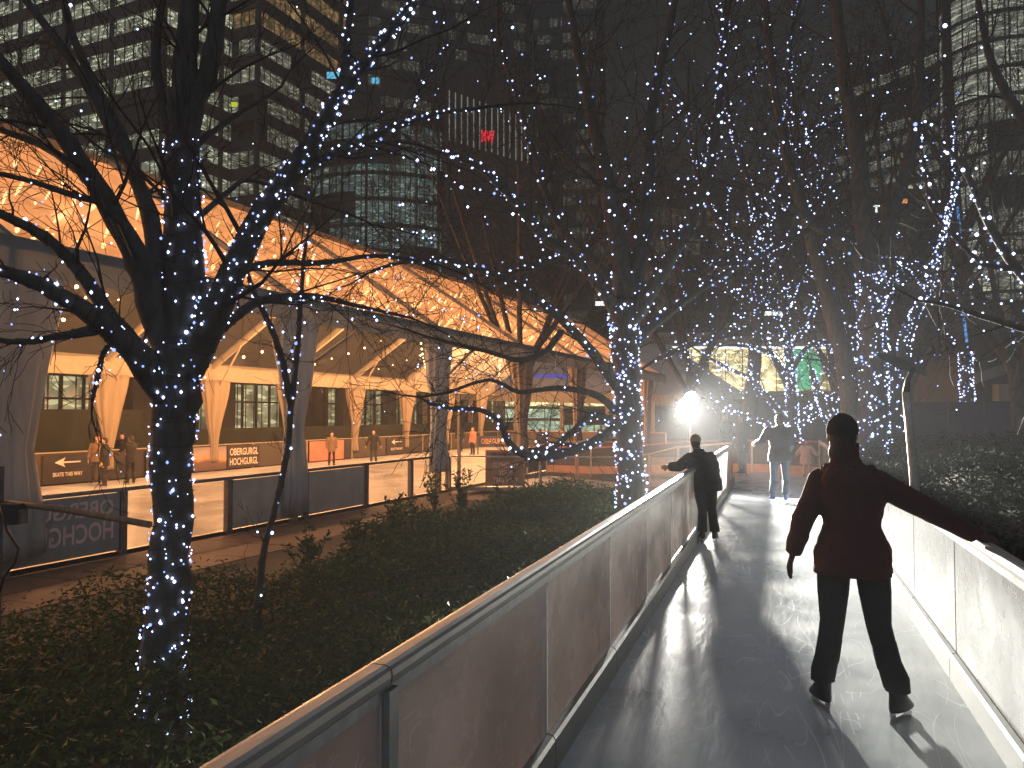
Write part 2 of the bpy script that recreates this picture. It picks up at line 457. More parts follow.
# smoky scratched board panel of the trail
def panel_mat(name, see, col, coat=0.0):
    m, nt, out = newmat(name)
    t = N(nt, 'ShaderNodeTexCoord')
    nz = N(nt, 'ShaderNodeTexNoise'); nz.inputs['Scale'].default_value = 1.7; nz.inputs['Detail'].default_value = 8; nz.inputs['Roughness'].default_value = .6
    L(nt, t.outputs['Object'], nz.inputs['Vector'])
    mp_ = N(nt, 'ShaderNodeMapping'); mp_.inputs['Scale'].default_value = (1, 1.2, 2.4); mp_.inputs['Rotation'].default_value = (.5, 0, 0)
    L(nt, t.outputs['Object'], mp_.inputs[0])
    lines = None
    for s_, th, wd in ((1.6, .5, .004), (3.4, .47, .005), (5.5, .54, .006)):
        n2 = N(nt, 'ShaderNodeTexNoise'); n2.inputs['Scale'].default_value = s_; n2.inputs['Detail'].default_value = .5
        L(nt, mp_.outputs[0], n2.inputs['Vector'])
        d = mathn(nt, 'LESS_THAN', mathn(nt, 'ABSOLUTE', mathn(nt, 'SUBTRACT', n2.outputs[0], th)), wd)
        lines = d if lines is None else mathn(nt, 'MAXIMUM', lines, d)
    brk = N(nt, 'ShaderNodeTexNoise'); brk.inputs['Scale'].default_value = 5.0; L(nt, t.outputs['Object'], brk.inputs['Vector'])
    lines = mathn(nt, 'MULTIPLY', lines, mathn(nt, 'GREATER_THAN', brk.outputs[0], .52))
    p = N(nt, 'ShaderNodeBsdfPrincipled')
    r = N(nt, 'ShaderNodeValToRGB')
    r.color_ramp.elements[0].position = .3; r.color_ramp.elements[1].position = .7
    r.color_ramp.elements[0].color = (*[c*.75 for c in col], 1); r.color_ramp.elements[1].color = (*[min(1, c*1.15) for c in col], 1)
    L(nt, nz.outputs[0], r.inputs[0])
    mx = N(nt, 'ShaderNodeMix'); mx.data_type = 'RGBA'
    L(nt, mathn(nt, 'MULTIPLY', lines, .65), mx.inputs[0]); L(nt, r.outputs[0], mx.inputs[6]); mx.inputs[7].default_value = (.85,.85,.83,1)
    L(nt, mx.outputs[2], p.inputs['Base Color'])
    rr = N(nt, 'ShaderNodeMapRange'); rr.inputs[1].default_value = .35; rr.inputs[2].default_value = .65
    rr.inputs[3].default_value = .14; rr.inputs[4].default_value = .36
    L(nt, nz.outputs[0], rr.inputs[0]); L(nt, rr.outputs[0], p.inputs['Roughness'])
    nb = N(nt, 'ShaderNodeTexNoise'); nb.inputs['Scale'].default_value = 6; nb.inputs['Detail'].default_value = 5
    L(nt, t.outputs['Object'], nb.inputs['Vector'])
    bp = N(nt, 'ShaderNodeBump'); bp.inputs['Strength'].default_value = .18; bp.inputs['Distance'].default_value = .02
    L(nt, mathn(nt, 'ADD', nb.outputs[0], mathn(nt, 'MULTIPLY', lines, .6)), bp.inputs['Height']); L(nt, bp.outputs[0], p.inputs['Normal'])
    p.inputs['Specular IOR Level'].default_value = .8; p.inputs['Coat Weight'].default_value = coat; p.inputs['Coat Roughness'].default_value = .25; p.inputs['Coat IOR'].default_value = 1.8
    tl = N(nt, 'ShaderNodeBsdfTranslucent'); L(nt, mx.outputs[2], tl.inputs[0])
    a = N(nt, 'ShaderNodeMixShader'); a.inputs[0].default_value = .35; L(nt, p.outputs[0], a.inputs[1]); L(nt, tl.outputs[0], a.inputs[2])
    tr = N(nt, 'ShaderNodeBsdfTransparent'); tr.inputs[0].default_value = (.85,.85,.85,1)
    b = N(nt, 'ShaderNodeMixShader'); b.inputs[0].default_value = see; L(nt, a.outputs[0], b.inputs[1]); L(nt, tr.outputs[0], b.inputs[2])
    L(nt, b.outputs[0], out.inputs[0])
    return m
M['panel'] = panel_mat('scuffed board panel', .22, (.66, .63, .63))
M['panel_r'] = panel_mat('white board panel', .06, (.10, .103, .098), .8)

def leaf_mat(name, col, col2, rough=.62):
    m, nt, out = newmat(name)
    p = N(nt, 'ShaderNodeBsdfPrincipled')
    g = N(nt, 'ShaderNodeNewGeometry')
    r = N(nt, 'ShaderNodeValToRGB'); r.color_ramp.elements[0].color = (*col, 1); r.color_ramp.elements[1].color = (*col2, 1)
    L(nt, g.outputs['Random Per Island'], r.inputs[0]); L(nt, r.outputs[0], p.inputs['Base Color'])
    p.inputs['Roughness'].default_value = rough; p.inputs['Specular IOR Level'].default_value = .12
    tl = N(nt, 'ShaderNodeBsdfTranslucent'); L(nt, r.outputs[0], tl.inputs[0])
    mx = N(nt, 'ShaderNodeMixShader'); mx.inputs[0].default_value = .25; L(nt, p.outputs[0], mx.inputs[1]); L(nt, tl.outputs[0], mx.inputs[2])
    L(nt, mx.outputs[0], out.inputs[0])
    return m
M['leaf'] = leaf_mat('shrub leaf', (.030, .056, .022), (.10, .145, .052), .6)
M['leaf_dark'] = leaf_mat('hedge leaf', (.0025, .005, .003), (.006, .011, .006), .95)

# text -------------------------------------------------------------
def text_mesh(name, s, width, height, origin, xa, ya, mat, parent, depth=.006, bold=.02):
    cu = bpy.data.curves.new(name, 'FONT')
    cu.body = s; cu.size = 1; cu.extrude = 0; cu.offset = bold; cu.resolution_u = 3
    to = bpy.data.objects.new(name + '_src', cu); COL.objects.link(to)
    dg = bpy.context.evaluated_depsgraph_get()
    me0 = bpy.data.meshes.new_from_object(to.evaluated_get(dg))
    bpy.data.objects.remove(to); bpy.data.curves.remove(cu)
    co = [v.co.copy() for v in me0.vertices]
    x0 = min(c.x for c in co); x1 = max(c.x for c in co); y0 = min(c.y for c in co); y1 = max(c.y for c in co)
    xa = Vector(xa).normalized(); ya = Vector(ya).normalized(); origin = Vector(origin)
    b = MB()
    vs = [origin + xa * ((c.x - x0) / (x1 - x0) * width) + ya * ((c.y - y0) / (y1 - y0) * height) for c in co]
    b.add(vs, [tuple(p.vertices) for p in me0.polygons])
    bpy.data.meshes.remove(me0)
    return b.build(name, mat, parent)

Z = Vector((0, 0, 1))
# ================================================================== SETTING
b = MB(); b.box((-400, -60, ZG - .3), (400, 600, ZG)); tag(b.build('ground', M['asphalt']), kind='structure')

# paved walk along the rink, kerb, planting soil
b = MB()
for i in range(24):
    u0 = -4 + i * 1.3
    for j in range(2):
        v0 = -12.0 + j * 1.12
        p = [uv(u0+.01, v0+.01), uv(u0+1.29, v0+.01), uv(u0+1.29, v0+1.11), uv(u0+.01, v0+1.11)]
        z1 = ZG + .012 + rng.uniform(0, .004)
        b.add([Vector((q.x, q.y, ZG+.002)) for q in p] + [Vector((q.x, q.y, z1)) for q in p],
              [(4,5,6,7),(0,1,5,4),(1,2,6,5),(2,3,7,6),(3,0,4,7)])
tag(b.build('paved_walk', M['pave']), kind='structure')
b = MB(); b.box((-8.6, -6, ZG), (-1.35, 22.2, ZG + .05)); tag(b.build('planting_soil', M['soil']), kind='structure')
b = MB(); b.box((1.4, -6, ZG), (14, 30, ZG + .05)); tag(b.build('planting_soil', M['soil']), kind='structure')

# trail deck and ice
b = MB()
b.box((-1.18, -5, ZG), (1.18, 21.2, -.02))
tag(b.build('trail_deck', M['steel']), kind='structure')
b = MB()
xs = [-1.05, 1.05]
b.add([Vector((-1.08,-5,0)), Vector((1.08,-5,0)), Vector((1.08,21.0,0)), Vector((-1.08,21.0,0))], [(0,1,2,3)])
# widening and the ramp down into the rink
NEAR = [(-1.05,21.0,0.0),(-2.5,22.0,-.1),(-3.56,24.0,-.45),(-4.67,25.3,ZI+.02),(-9.6,24.3,ZI+.02)]
FAR = [(1.08,24.4,0.0),(-.6,25.7,0.0),(-2.7,27.0,-.3),(-5.0,28.6,ZI+.02),(-8.6,31.2,ZI+.02)]
b.add([Vector((-1.08,21.0,0)), Vector((1.08,21.0,0)), Vector((1.08,24.4,0))], [(0,1,2)])
for i in range(4):
    b.add([Vector(NEAR[i]), Vector(FAR[i]), Vector(FAR[i+1]), Vector(NEAR[i+1])], [(0,1,2,3)])
tag(b.build('trail_ice', M['ice']), kind='structure')
b = MB()
b.add([uv(-8,-25.1,ZI), uv(-8,-12.1,ZI), uv(75,-12.1,ZI), uv(75,-25.1,ZI)], [(0,1,2,3)])
tag(b.build('rink_ice', M['rink_ice']), kind='structure')

# ================================================================== TRAIL BARRIERS
POSTS_Y = [-1.15, .51, 2.17, 3.89, 5.46, 7.08, 8.75, 10.4, 12.05, 13.7, 15.35, 17.0, 18.7, 20.4, 21.0]
def trail_barrier(side, ys, label):
    x = side * 1.09
    root = empty('trail_barrier', (x, ys[0], 0), label, 'barrier', 'barriers of the ice trail')
    for i in range(len(ys) - 1):
        y0, y1 = ys[i], ys[i+1]
        p = MB(); p.box((x-.009, y0+.012, .17), (x+.009, y1-.012, .945)); p.build('panel', M['panel'] if side < 0 else M['panel_r'], root)
        k = MB()
        xi = x - side * .05
        # sloping kickboard with a rounded shoulder
        prof = [(xi, -.02), (xi, .145), (xi + side*.012, .163), (x - side*.012, .172), (x - side*.012, -.02)]
        vs = [Vector((a, y, z)) for y in (y0+.006, y1-.006) for (a, z) in prof]
        n = len(prof)
        k.add(vs, [tuple((j, (j+1) % n, n+(j+1) % n, n+j)) for j in range(n)] + [tuple(range(n)), tuple(range(2*n-1, n-1, -1))])
        k.build('kickboard', M['kick'], root)
    for y in ys:
        # posts stand on the outer side of the sheets
        q = MB(); q.box((x + side*.011, y-.028, -.3), (x + side*.065, y+.028, .93)); q.build('post', M['metal'], root)
        if side < 0 and abs(y - 2.17) < .01:
            q = MB(); q.box((x + .011, y-.03, .17), (x + .03, y+.03, .93)); q.build('cover_strip', M['metal'], root)
    y0, y1 = ys[0], ys[-1]
    rl = MB()
    prof = []
    for k in range(14):
        a = 2*PI*k/14
        prof.append((x + side*.012 + .045*math.copysign(abs(math.cos(a))**.6, math.cos(a)), .97 + .032*math.copysign(abs(math.sin(a))**.7, math.sin(a))))
    yy = y0
    while yy < y1 - .1:
        ye = min(yy + 3.3, y1)
        rl.rings([[Vector((a, yy+.004, z)) for a, z in prof], [Vector((a, ye-.004, z)) for a, z in prof]])
        yy = ye
    rl.build('rail', M['rail'], root, smooth=False)
    # clamp strip under the rail
    c = MB(); c.box((x-.016, y0, .90), (x-.0095, y1, .94)); c.box((x+.0095, y0, .90), (x+.0108, y1, .94)); c.build('clamp_strip', M['metal'], root)
    return root
trail_barrier(-1, POSTS_Y, 'scuffed grey barrier with metal handrail left of the ice trail')
trail_barrier(1, [-1.0, .8, 2.6, 4.3, 6.0, 7.7, 9.4, 11.1, 12.8, 14.5, 16.2, 17.9, 19.6, 21.3, 23.0, 24.3], 'white barrier with handrail on the right of the ice trail')

def poly_barrier(name, pts, label, mat_panel, mat_rail, hgt, mat_kick=None, kick_h=.15, panel_types=None, post_mat='metal', group=None, post_r=.03, rail_h=.045):
    """barrier that follows pts (top-of-rail points); each span is one panel"""
    root = empty(name, Vector((pts[0][0], pts[0][1], pts[0][2] - hgt)), label, 'barrier', group)
    for i in range(len(pts) - 1):
        a, c = Vector(pts[i]), Vector(pts[i+1])
        d = (c - a); dn = d.normalized()
        mk = mat_panel if panel_types is None else panel_types[i % len(panel_types)]
        z0 = hgt
        nrm = dn.cross(Z).normalized() * .008
        p = MB()
        A = a + dn*.02; C = c - dn*.02
        kk = kick_h if mat_kick else .03
        low = [A - Z*(z0-kk), C - Z*(z0-kk), C - Z*.05, A - Z*.05]
        p.add([q - nrm for q in low] + [q + nrm for q in low], [(0,1,2,3),(7,6,5,4),(0,4,5,1),(1,5,6,2),(2,6,7,3),(3,7,4,0)])
        p.build('panel', M[mk], root)
        if mat_kick:
            k = MB(); lo2 = [A - Z*z0, C - Z*z0, C - Z*(z0-kk), A - Z*(z0-kk)]
            n2 = nrm * 2.5
            k.add([q - n2 for q in lo2] + [q + n2 for q in lo2], [(0,1,2,3),(7,6,5,4),(0,4,5,1),(1,5,6,2),(2,6,7,3),(3,7,4,0)])
            k.build('kickboard', M[mat_kick], root)
    for p_ in pts:
        q = MB(); p_ = Vector(p_)
        dd = (Vector(pts[1]) - Vector(pts[0])).normalized()
        q.beam(p_ - Z*(hgt+.06), p_ - Z*.03, post_r*2, post_r*2.4, up=dd); q.build('post', M[post_mat], root)
    r = MB()
    for i in range(len(pts) - 1):
        r.beam(pts[i], Vector(pts[i+1]), .07, rail_h)
    r.build('rail', M[mat_rail], root)
    return root

# barrier of the ramp between trail and rink
NR = [(-1.12,20.95,1.0),(-2.5,21.9,.85),(-3.56,24.0,.55),(-4.67,25.3,.38),(-7.1,24.75,.38),(-9.9,24.15,.38)]
poly_barrier('ramp_barrier', NR, 'clear barrier with steel rail curving down from the trail to the rink corner', 'clear', 'rail', 1.08, 'kick', .12, group=None)
FR = [(1.1,24.4,.95),(-.75,25.75,.93),(-2.6,27.05,.85),(-4.6,28.5,.62),(-6.6,29.9,.48),(-8.7,31.3,.42)]
poly_barrier('end_barrier', FR, 'dark barrier with orange rail and orange kickboard closing the far end of the trail', 'bannerdark', 'red_rail', .98, 'kick_orange', .28)

# rink barrier, near side (types by what the photograph shows)
near_u = [3.0, 5.7, 8.35, 11.0, 13.72, 16.35, 19.0, 21.45, 23.9]
pts = [uv(u, -12.1, .37) for u in near_u]
types = ['greyboard', 'greyboard', 'greyboard', 'clear', 'greyboard', 'greyboard', 'clear', 'clear']
poly_barrier('rink_barrier', pts, 'rink barrier of grey and clear panels along the near side of the rink', None, 'steel', 1.1, None, panel_types=types, post_mat='steel', group='barriers around the rink', post_r=.06, rail_h=.07)
far_u = [2 + i*4.0 for i in range(17)]
pts = [uv(u, -25.1, .40) for u in far_u]
poly_barrier('rink_barrier', pts, 'dark panelled barrier with cream rail along the far side of the rink', 'bannerdark', 'cream', 1.1, None, panel_types=['bannerdark','bannerdark','brownwall','bannerdark','brownwall'], post_mat='cream', group='barriers around the rink', post_r=.035)
pts = [uv(u, -12.1, .40) for u in (31.0, 35, 39, 43, 47, 51)]
poly_barrier('rink_barrier', pts, 'orange railed barrier on the right of the rink beyond the ramp', 'brownwall', 'red_rail', 1.1, None, group='barriers around the rink')
pts = [uv(58, v, .40) for v in (-25.1,-21.8,-18.5,-15.3,-12.1)]
poly_barrier('rink_barrier', pts, 'low barrier closing the far end of the rink', 'brownwall', 'red_rail', 1.1, None, group='barriers around the rink')

# banners on the barriers -------------------------------------------------
def banner(u0, u1, v, z0, z1, mat, label, side=1, group='banners on the rink barriers', nm='banner'):
    root = empty(nm, uv((u0+u1)/2, v, z0), label, 'banner', group)
    p = MB(); a, c = uv(u0, v), uv(u1, v)
    n = TN * (.006*side)
    q = [Vector((a.x,a.y,z0)), Vector((c.x,c.y,z0)), Vector((c.x,c.y,z1)), Vector((a.x,a.y,z1))]
    p.add([x - n for x in q] + [x + n for x in q], [(0,1,2,3),(7,6,5,4),(0,4,5,1),(1,5,6,2),(2,6,7,3),(3,7,4,0)])
    p.build('sheet', M[mat], root)
    return root
def u_at(px, v):
    t = (px - 512) / F
    s_, c_ = math.sin(T_ANG + YAW), math.cos(T_ANG + YAW)
    D = -v / (s_ - c_ * t)
    return D * (c_ + s_ * t)
VF = -25.04
def sheet_text(s, u, w_, z, h_, v, mat, root, ax=1, nm='lettering', bold=.02):
    return text_mesh(nm, s, w_, h_, uv(u, v, z), TA * ax, Z, M[mat], root, bold=bold)
# arrow signs
def arrow_banner(px0, px1, label, small=False):
    u0, u1 = u_at(px0, VF), u_at(px1, VF)
    r = banner(u0, u1, VF, ZI + .06, .33, 'bannerdark', label)
    W = u1 - u0; um = (u0 + u1) / 2
    a = MB(); hw = W * .27; z = .06
    q = lambda uu, zz: uv(uu, VF + .012, zz)
    a.add([q(um-hw, z), q(um-hw+.42, z+.17), q(um-hw+.34, z+.03), q(um+hw, z+.022), q(um+hw, z-.022), q(um-hw+.34, z-.03), q(um-hw+.42, z-.17)], [(0,1,2,3,4,5,6)])
    a.build('arrow', M['letter'], r)
    sheet_text('SKATE THIS WAY', um - W*.30, W*.62, -.42, .14, VF + .012, 'letter', r)
arrow_banner(44, 92, 'dark banner with a pale arrow and SKATE THIS WAY, nearest arrow on the far barrier')
arrow_banner(387, 406, 'small dark banner with a pale left arrow, right of the skater in black coat')
# sunset picture banners with lettering
m, nt, out = newmat('sunset picture')
t = N(nt, 'ShaderNodeTexCoord'); sx = N(nt, 'ShaderNodeSeparateXYZ'); L(nt, t.outputs['Object'], sx.inputs[0])
nz = N(nt, 'ShaderNodeTexNoise'); nz.inputs['Scale'].default_value = 1.6; nz.inputs['Detail'].default_value = 5; L(nt, t.outputs['Object'], nz.inputs['Vector'])
rp = N(nt, 'ShaderNodeValToRGB'); e = rp.color_ramp.elements
e[0].position = 0; e[0].color = (.10,.06,.06,1); e[1].position = 1; e[1].color = (.20,.20,.24,1)
for ps, c in ((.35,(.16,.10,.09,1)),(.5,(.60,.32,.15,1)),(.68,(.42,.30,.27,1))):
    q = e.new(ps); q.color = c
L(nt, mathn(nt, 'ADD', sx.outputs[2], mathn(nt, 'MULTIPLY', mathn(nt, 'SUBTRACT', nz.outputs[0], .5), .45)), rp.inputs[0])
p = N(nt, 'ShaderNodeBsdfPrincipled'); L(nt, rp.outputs[0], p.inputs['Base Color']); p.inputs['Roughness'].default_value = .5; L(nt, p.outputs[0], out.inputs[0])
M['sunset'] = m
u0 = u_at(228, VF); u1 = u_at(260, VF)
r = banner(u0, u1, VF, ZI+.06, .33, 'bannerdark', 'dark banner reading OBERGURGL HOCHGURGL beside the sunset picture on the far barrier')
sheet_text('OBERGURGL', u0+.15, (u1-u0)*.88, -.10, .32, VF+.012, 'letter', r)
sheet_text('HOCHGURGL', u0+.15, (u1-u0)*.88, -.53, .32, VF+.012, 'letter', r)
banner(u_at(194, VF), u_at(227, VF), VF, ZI+.06, .33, 'sunset', 'sunset mountain picture banner on the far barrier, right of the near tree trunk')
u0 = u_at(147, VF); u1 = u_at(172, VF)
r = banner(u0, u1, VF, ZI+.06, .33, 'bannerdark', 'dark banner reading OBERGURGL HOCHGURGL, partly hidden by the near tree trunk')
sheet_text('OBERGURGL', u0+.15, (u1-u0)*.92, -.10, .32, VF+.012, 'letter', r)
sheet_text('HOCHGURGL', u0+.15, (u1-u0)*.92, -.53, .32, VF+.012, 'letter', r)
banner(u_at(310, VF), u_at(344, VF), VF, ZI+.06, .33, 'bannerred', 'salmon pink banner on the far barrier behind the skater in tan coat')
# reversed lettering on the nearest grey panel
r = banner(8.45, 10.92, -12.075, -.66, .30, 'greyboard', 'grey banner with OBERGURGL HOCHGURGL seen in reverse from behind, nearest rink panel', nm='banner')
sheet_text('OBERGURGL', 10.78, 3.6*.6, -.04, .27, -12.06, 'letterpink', r, ax=-1)
sheet_text('HOCHGURGL', 10.78, 3.6*.6, -.47, .33, -12.06, 'letterpink', r, ax=-1)
# banner at the far end, seen between the curtains
pA, pB = at(478, 446, 50), at(512, 446, 50)
r = empty('banner', pA, 'navy banner reading OBERGURGL hung on the far rink barrier behind the drooping branch', 'banner', 'banners on the rink barriers')
xa = (pB - pA).normalized(); b = MB()
q = [pA + Vector((0,0,-.05)), pB + Vector((0,0,-.05)), pB + Z*.62, pA + Z*.62]; nn = xa.cross(Z) * .02
b.add([x - nn for x in q] + [x + nn for x in q], [(0,1,2,3),(7,6,5,4),(0,4,5,1),(1,5,6,2),(2,6,7,3),(3,7,4,0)])
b.build('sheet', M['navy'], r)
text_mesh('lettering', 'OBERGURGL', 1.5, .32, pA + xa*.2 + Z*.14 + nn*1.6, xa, Z, M['orangewood'], r)
b = MB(); b.beam(pA - Z*.8 , pA + Z*.6, .06, .06); b.beam(pB - Z*.8, pB + Z*.6, .06, .06); b.build('post', M['steel'], r)

# standing notice board inside the ramp corner
bA, bB = at(487, 452, 26.6), at(523, 452, 26.6)
r = empty('notice_board', Vector(((bA.x+bB.x)/2, (bA.y+bB.y)/2, ZI)), 'brown notice board with three lines of lettering and orange timber frame inside the rink corner', 'notice board')
xa = (bB - bA); xa.z = 0; W = xa.length; xa.normalize(); nn = xa.cross(Z)
def brd(x0, x1, z0, z1, th=.03, mat='wood', nm='board', off=0.0):
    b = MB(); p0 = Vector((bA.x, bA.y, 0)) + xa*x0 + nn*off; p1 = Vector((bA.x, bA.y, 0)) + xa*x1 + nn*off
    q = [p0 + Z*z0, p1 + Z*z0, p1 + Z*z1, p0 + Z*z1]
    b.add([x - nn*th/2 for x in q] + [x + nn*th/2 for x in q], [(0,1,2,3),(7,6,5,4),(0,4,5,1),(1,5,6,2),(2,6,7,3),(3,7,4,0)])
    return b.build(nm, M[mat], r)
brd(0, W, -.60, .50, mat='wood')
brd(-.03, W+.03, .50, .56, .1, 'orangewood', 'top_rail')
brd(-.05, .0, ZI, .56, .08, 'bannerred', 'side_frame'); brd(W, W+.05, ZI, .56, .08, 'orangewood', 'side_frame')
brd(.12, W-.1, .22, .46, .012, 'steel', 'header', .022)
for s_, x_, w_, z_ in (('ELEMENTS', .2, .82, -.02), ('YOUR', .38, .46, -.26), ('THIS WAY', .2, .82, -.50)):
    text_mesh('lettering', s_, w_, .17, Vector((bA.x, bA.y, z_)) + xa*x_ + nn*.02, xa, Z, M['letterpink'], r)
# orange counter hut behind the tree
hA, hB = at(575, 441, 31), at(622, 441, 31)
r = empty('counter', Vector((hA.x, hA.y, ZI)), 'orange timber counter with a shelf beside the rink, left of the twinkling trunk', 'counter')
xa = (hB-hA).normalized(); nn = xa.cross(Z)
for (x0, x1, z0, z1, d0, d1, nm) in ((0,1.75,ZI,.62,0,.6,'front'),(-.1,1.85,.62,.68,-.1,.7,'worktop'),(.5,.58,ZI+.02,.6,-.03,-.002,'batten'),(1.1,1.18,ZI+.02,.6,-.03,-.002,'batten')):
    b = MB(); vs = []
    for zz in (z0, z1):
        for (xx, dd) in ((x0,d0),(x1,d0),(x1,d1),(x0,d1)):
            q = Vector((hA.x,hA.y,0)) + xa*xx - nn*dd; q.z = zz; vs.append(q)
    b.add(vs, [(3,2,1,0),(4,5,6,7),(0,1,5,4),(1,2,6,5),(2,3,7,6),(3,0,4,7)]); b.build(nm, M['orangewood'], r)

# ================================================================== THE CLEAR MARQUEE
VN, VFAR, VR = -12.1, -25.2, -18.2
ZE, ZB, ZR, ZF = 4.4, 3.9, 8.4, 3.75      # near eave, valance bottom, ridge, far eave
U0, U1 = 1.55, 57.5
mq = empty('marquee', uv(20, VN, ZG), 'long clear roofed marquee over the ice rink, glowing orange with strings of lights', 'marquee')
near_posts = [1.55, 8.75, 15.9, 23.2, 30.4, 37.6, 44.8, 52.0]
far_posts = [3.9 + 5.55*i for i in range(11)]
far_posts = [6.0, 11.4, 16.8, 22.1, 27.5, 32.5, 38.3, 43.9, 49.4, 54.9]
def roofp(u, v):
    if v > VR: z = ZE + (ZR-ZE) * (VN - v) / (VN - VR)
    else: z = ZF + (ZR-ZF) * (v - VFAR) / (VR - VFAR)
    return uv(u, v, z)
# near roof sheets, creased between rafters
allu = near_posts + [57.5]
for i in range(len(allu)-1):
    u0, u1 = allu[i]+.06, allu[i+1]-.06
    nu, nv = 22, 10
    V = []; Q = []
    for a in range(nu+1):
        for c in range(nv+1):
            u = u0 + (u1-u0)*a/nu; v = VN + (VR-VN)*c/nv
            p = roofp(u, v); s_ = math.sin(PI*a/nu)
            p.z += -.10*s_ + .035*math.sin(a*2.3 + c*.8 + i) * math.sin(PI*c/nv) * s_
            V.append(p)
    for a in range(nu):
        for c in range(nv):
            k = a*(nv+1)+c; Q.append((k, k+nv+1, k+nv+2, k+1))
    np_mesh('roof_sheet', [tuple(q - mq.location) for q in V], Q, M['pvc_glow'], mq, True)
allf = [1.55] + far_posts + [57.5]
for i in range(len(allf)-1):
    u0, u1 = allf[i]+.05, allf[i+1]-.05
    V = []; Q = []
    nu, nv = 10, 8
    for a in range(nu+1):
        for c in range(nv+1):
            u = u0 + (u1-u0)*a/nu; v = VFAR + (VR-VFAR)*c/nv
            p = roofp(u, v); p.z -= .08*math.sin(PI*a/nu); V.append(p)
    for a in range(nu):
        for c in range(nv):
            k = a*(nv+1)+c; Q.append((k, k+nv+1, k+nv+2, k+1))
    np_mesh('roof_sheet', [tuple(q - mq.location) for q in V], Q, M['greyfab' if u0 > 43 else 'pvc'], mq, True)
for u in near_posts:
    b = MB(); b.beam(roofp(u, VN) + Z*.02, roofp(u, VR) + Z*.02, .14, .2); b.build('rafter', M['valance'], mq)
    b = MB(); b.beam(uv(u, VN, ZG), uv(u, VN, ZE), .16, .16, up=TA); b.build('post', M['cream'], mq)
for u in far_posts:
    b = MB(); b.beam(roofp(u, VFAR) - Z*.05, roofp(u, VR) - Z*.05, .14, .24); b.build('rafter', M['cream'], mq)
    b = MB(); b.beam(uv(u, VFAR, ZG), uv(u, VFAR, ZF), .16, .16, up=TA); b.build('post', M['cream'], mq)
    b = MB(); b.beam(uv(u, VFAR+.1, 2.4), roofp(u, VFAR+1.6) - Z*.1, .06, .06); b.build('brace', M['cream'], mq)
    b = MB(); b.beam(uv(u, VFAR+.05, 2.3), uv(u+1.5, VFAR+.05, ZF-.1), .06, .06); b.build('brace', M['cream'], mq)
b = MB(); b.beam(uv(U0, VN, ZE), uv(U1, VN, ZE), .22, .2); b.build('eave_beam', M['valance'], mq)
b = MB(); b.beam(uv(U0, VFAR, ZF), uv(U1, VFAR, ZF), .16, .2); b.build('eave_beam', M['cream'], mq)
b = MB(); b.beam(uv(U0, VR, ZR), uv(U1, VR, ZR), .16, .2); b.build('ridge_beam', M['cream'], mq)
for vv, z1, z0, mat in ((VN+.13, ZE+.05, ZB, 'valance'), (VFAR+.1, ZF-.1, 3.12, 'cream')):
    n_ = 260; V = []; Q = []
    for i in range(n_+1):
        u = U0 + (U1-U0)*i/n_; dv = .025*math.sin(i*1.1) 
        for zz in (z0, (z0+z1)/2, z1):
            V.append(tuple(uv(u, vv + dv*(1 if zz < z1 else 0), zz) - mq.location))
    for i in range(n_):
        for k in range(2):
            a = i*3+k; Q.append((a, a+3, a+4, a+1))
    np_mesh('valance', V, Q, M[mat], mq, True)
for u0_, u1_ in ((24.6, 23.2), (31.8, 30.4), (17.3, 15.9)):
    b = MB(); b.beam(uv(u0_+1.5, VN-.12, 4.0), uv(u1_+.1, VN-.12, 2.6), .07, .07); b.build('brace', M['cream'], mq)

def curtain(u, v, prof, mat, nm='curtain', folds=9, flat=.45, ph=0.0):
    rings = []; n = 54
    for (z, w_) in prof:
        ring = []
        for k in range(n):
            a = 2*PI*k/n
            rr = 1 + .13*math.sin(folds*a + ph + z*.6) + .05*math.sin((folds*2+1)*a + ph*2)
            ring.append(uv(u + math.cos(a)*w_/2*rr, v + math.sin(a)*w_/2*flat*rr + .02*math.sin(z*3+ph), z))
        rings.append(ring)
    b = MB(); b.rings(rings); return b.build(nm, mat, mq, True)
def cprof(zt, wt, ztie, wtie, zb, wb):
    out = []
    for i in range(9):
        f = i/8; s_ = f**1.25
        out.append((zt + (ztie-zt)*f, wt + (wtie-wt)*(1-(1-s_)**1.3)))
    for i in range(1, 6):
        f = i/5
        out.append((ztie + (zb-ztie)*f, wtie + (wb-wtie)*math.sin(f*PI/2)))
    return out
curtain(15.9, VN+.02, cprof(3.9, 1.45, 1.35, .58, -.6, .85), M['curt_grey'], ph=1)
curtain(23.2, VN+.02, cprof(3.9, 1.3, 1.25, .75, -.1, .95), M['curt_grey'], ph=2)
curtain(8.75, VN+.02, cprof(3.9, 1.7, 1.15, .8, -.5, 1.25), M['curt_grey'], ph=3)
for i, u in enumerate(near_posts[4:]): curtain(u, VN+.02, cprof(3.9, 1.5, .9, .6, -.4, .8), M['curt_cream'], ph=i)
for i, u in enumerate(far_posts): curtain(u, VFAR+.15, cprof(3.15, 1.55, .35, .36, -.3, .5), M['curt_cream'], ph=i*1.7)
b = MB()
b.beam(uv(24.3, -11.9, ZG), uv(24.3, -11.9, 2.35), .09, .09, up=TA)
tag(b.build('pole', M['cream']), 'thin cream pole standing at the rink corner beside the grey curtain', 'pole')

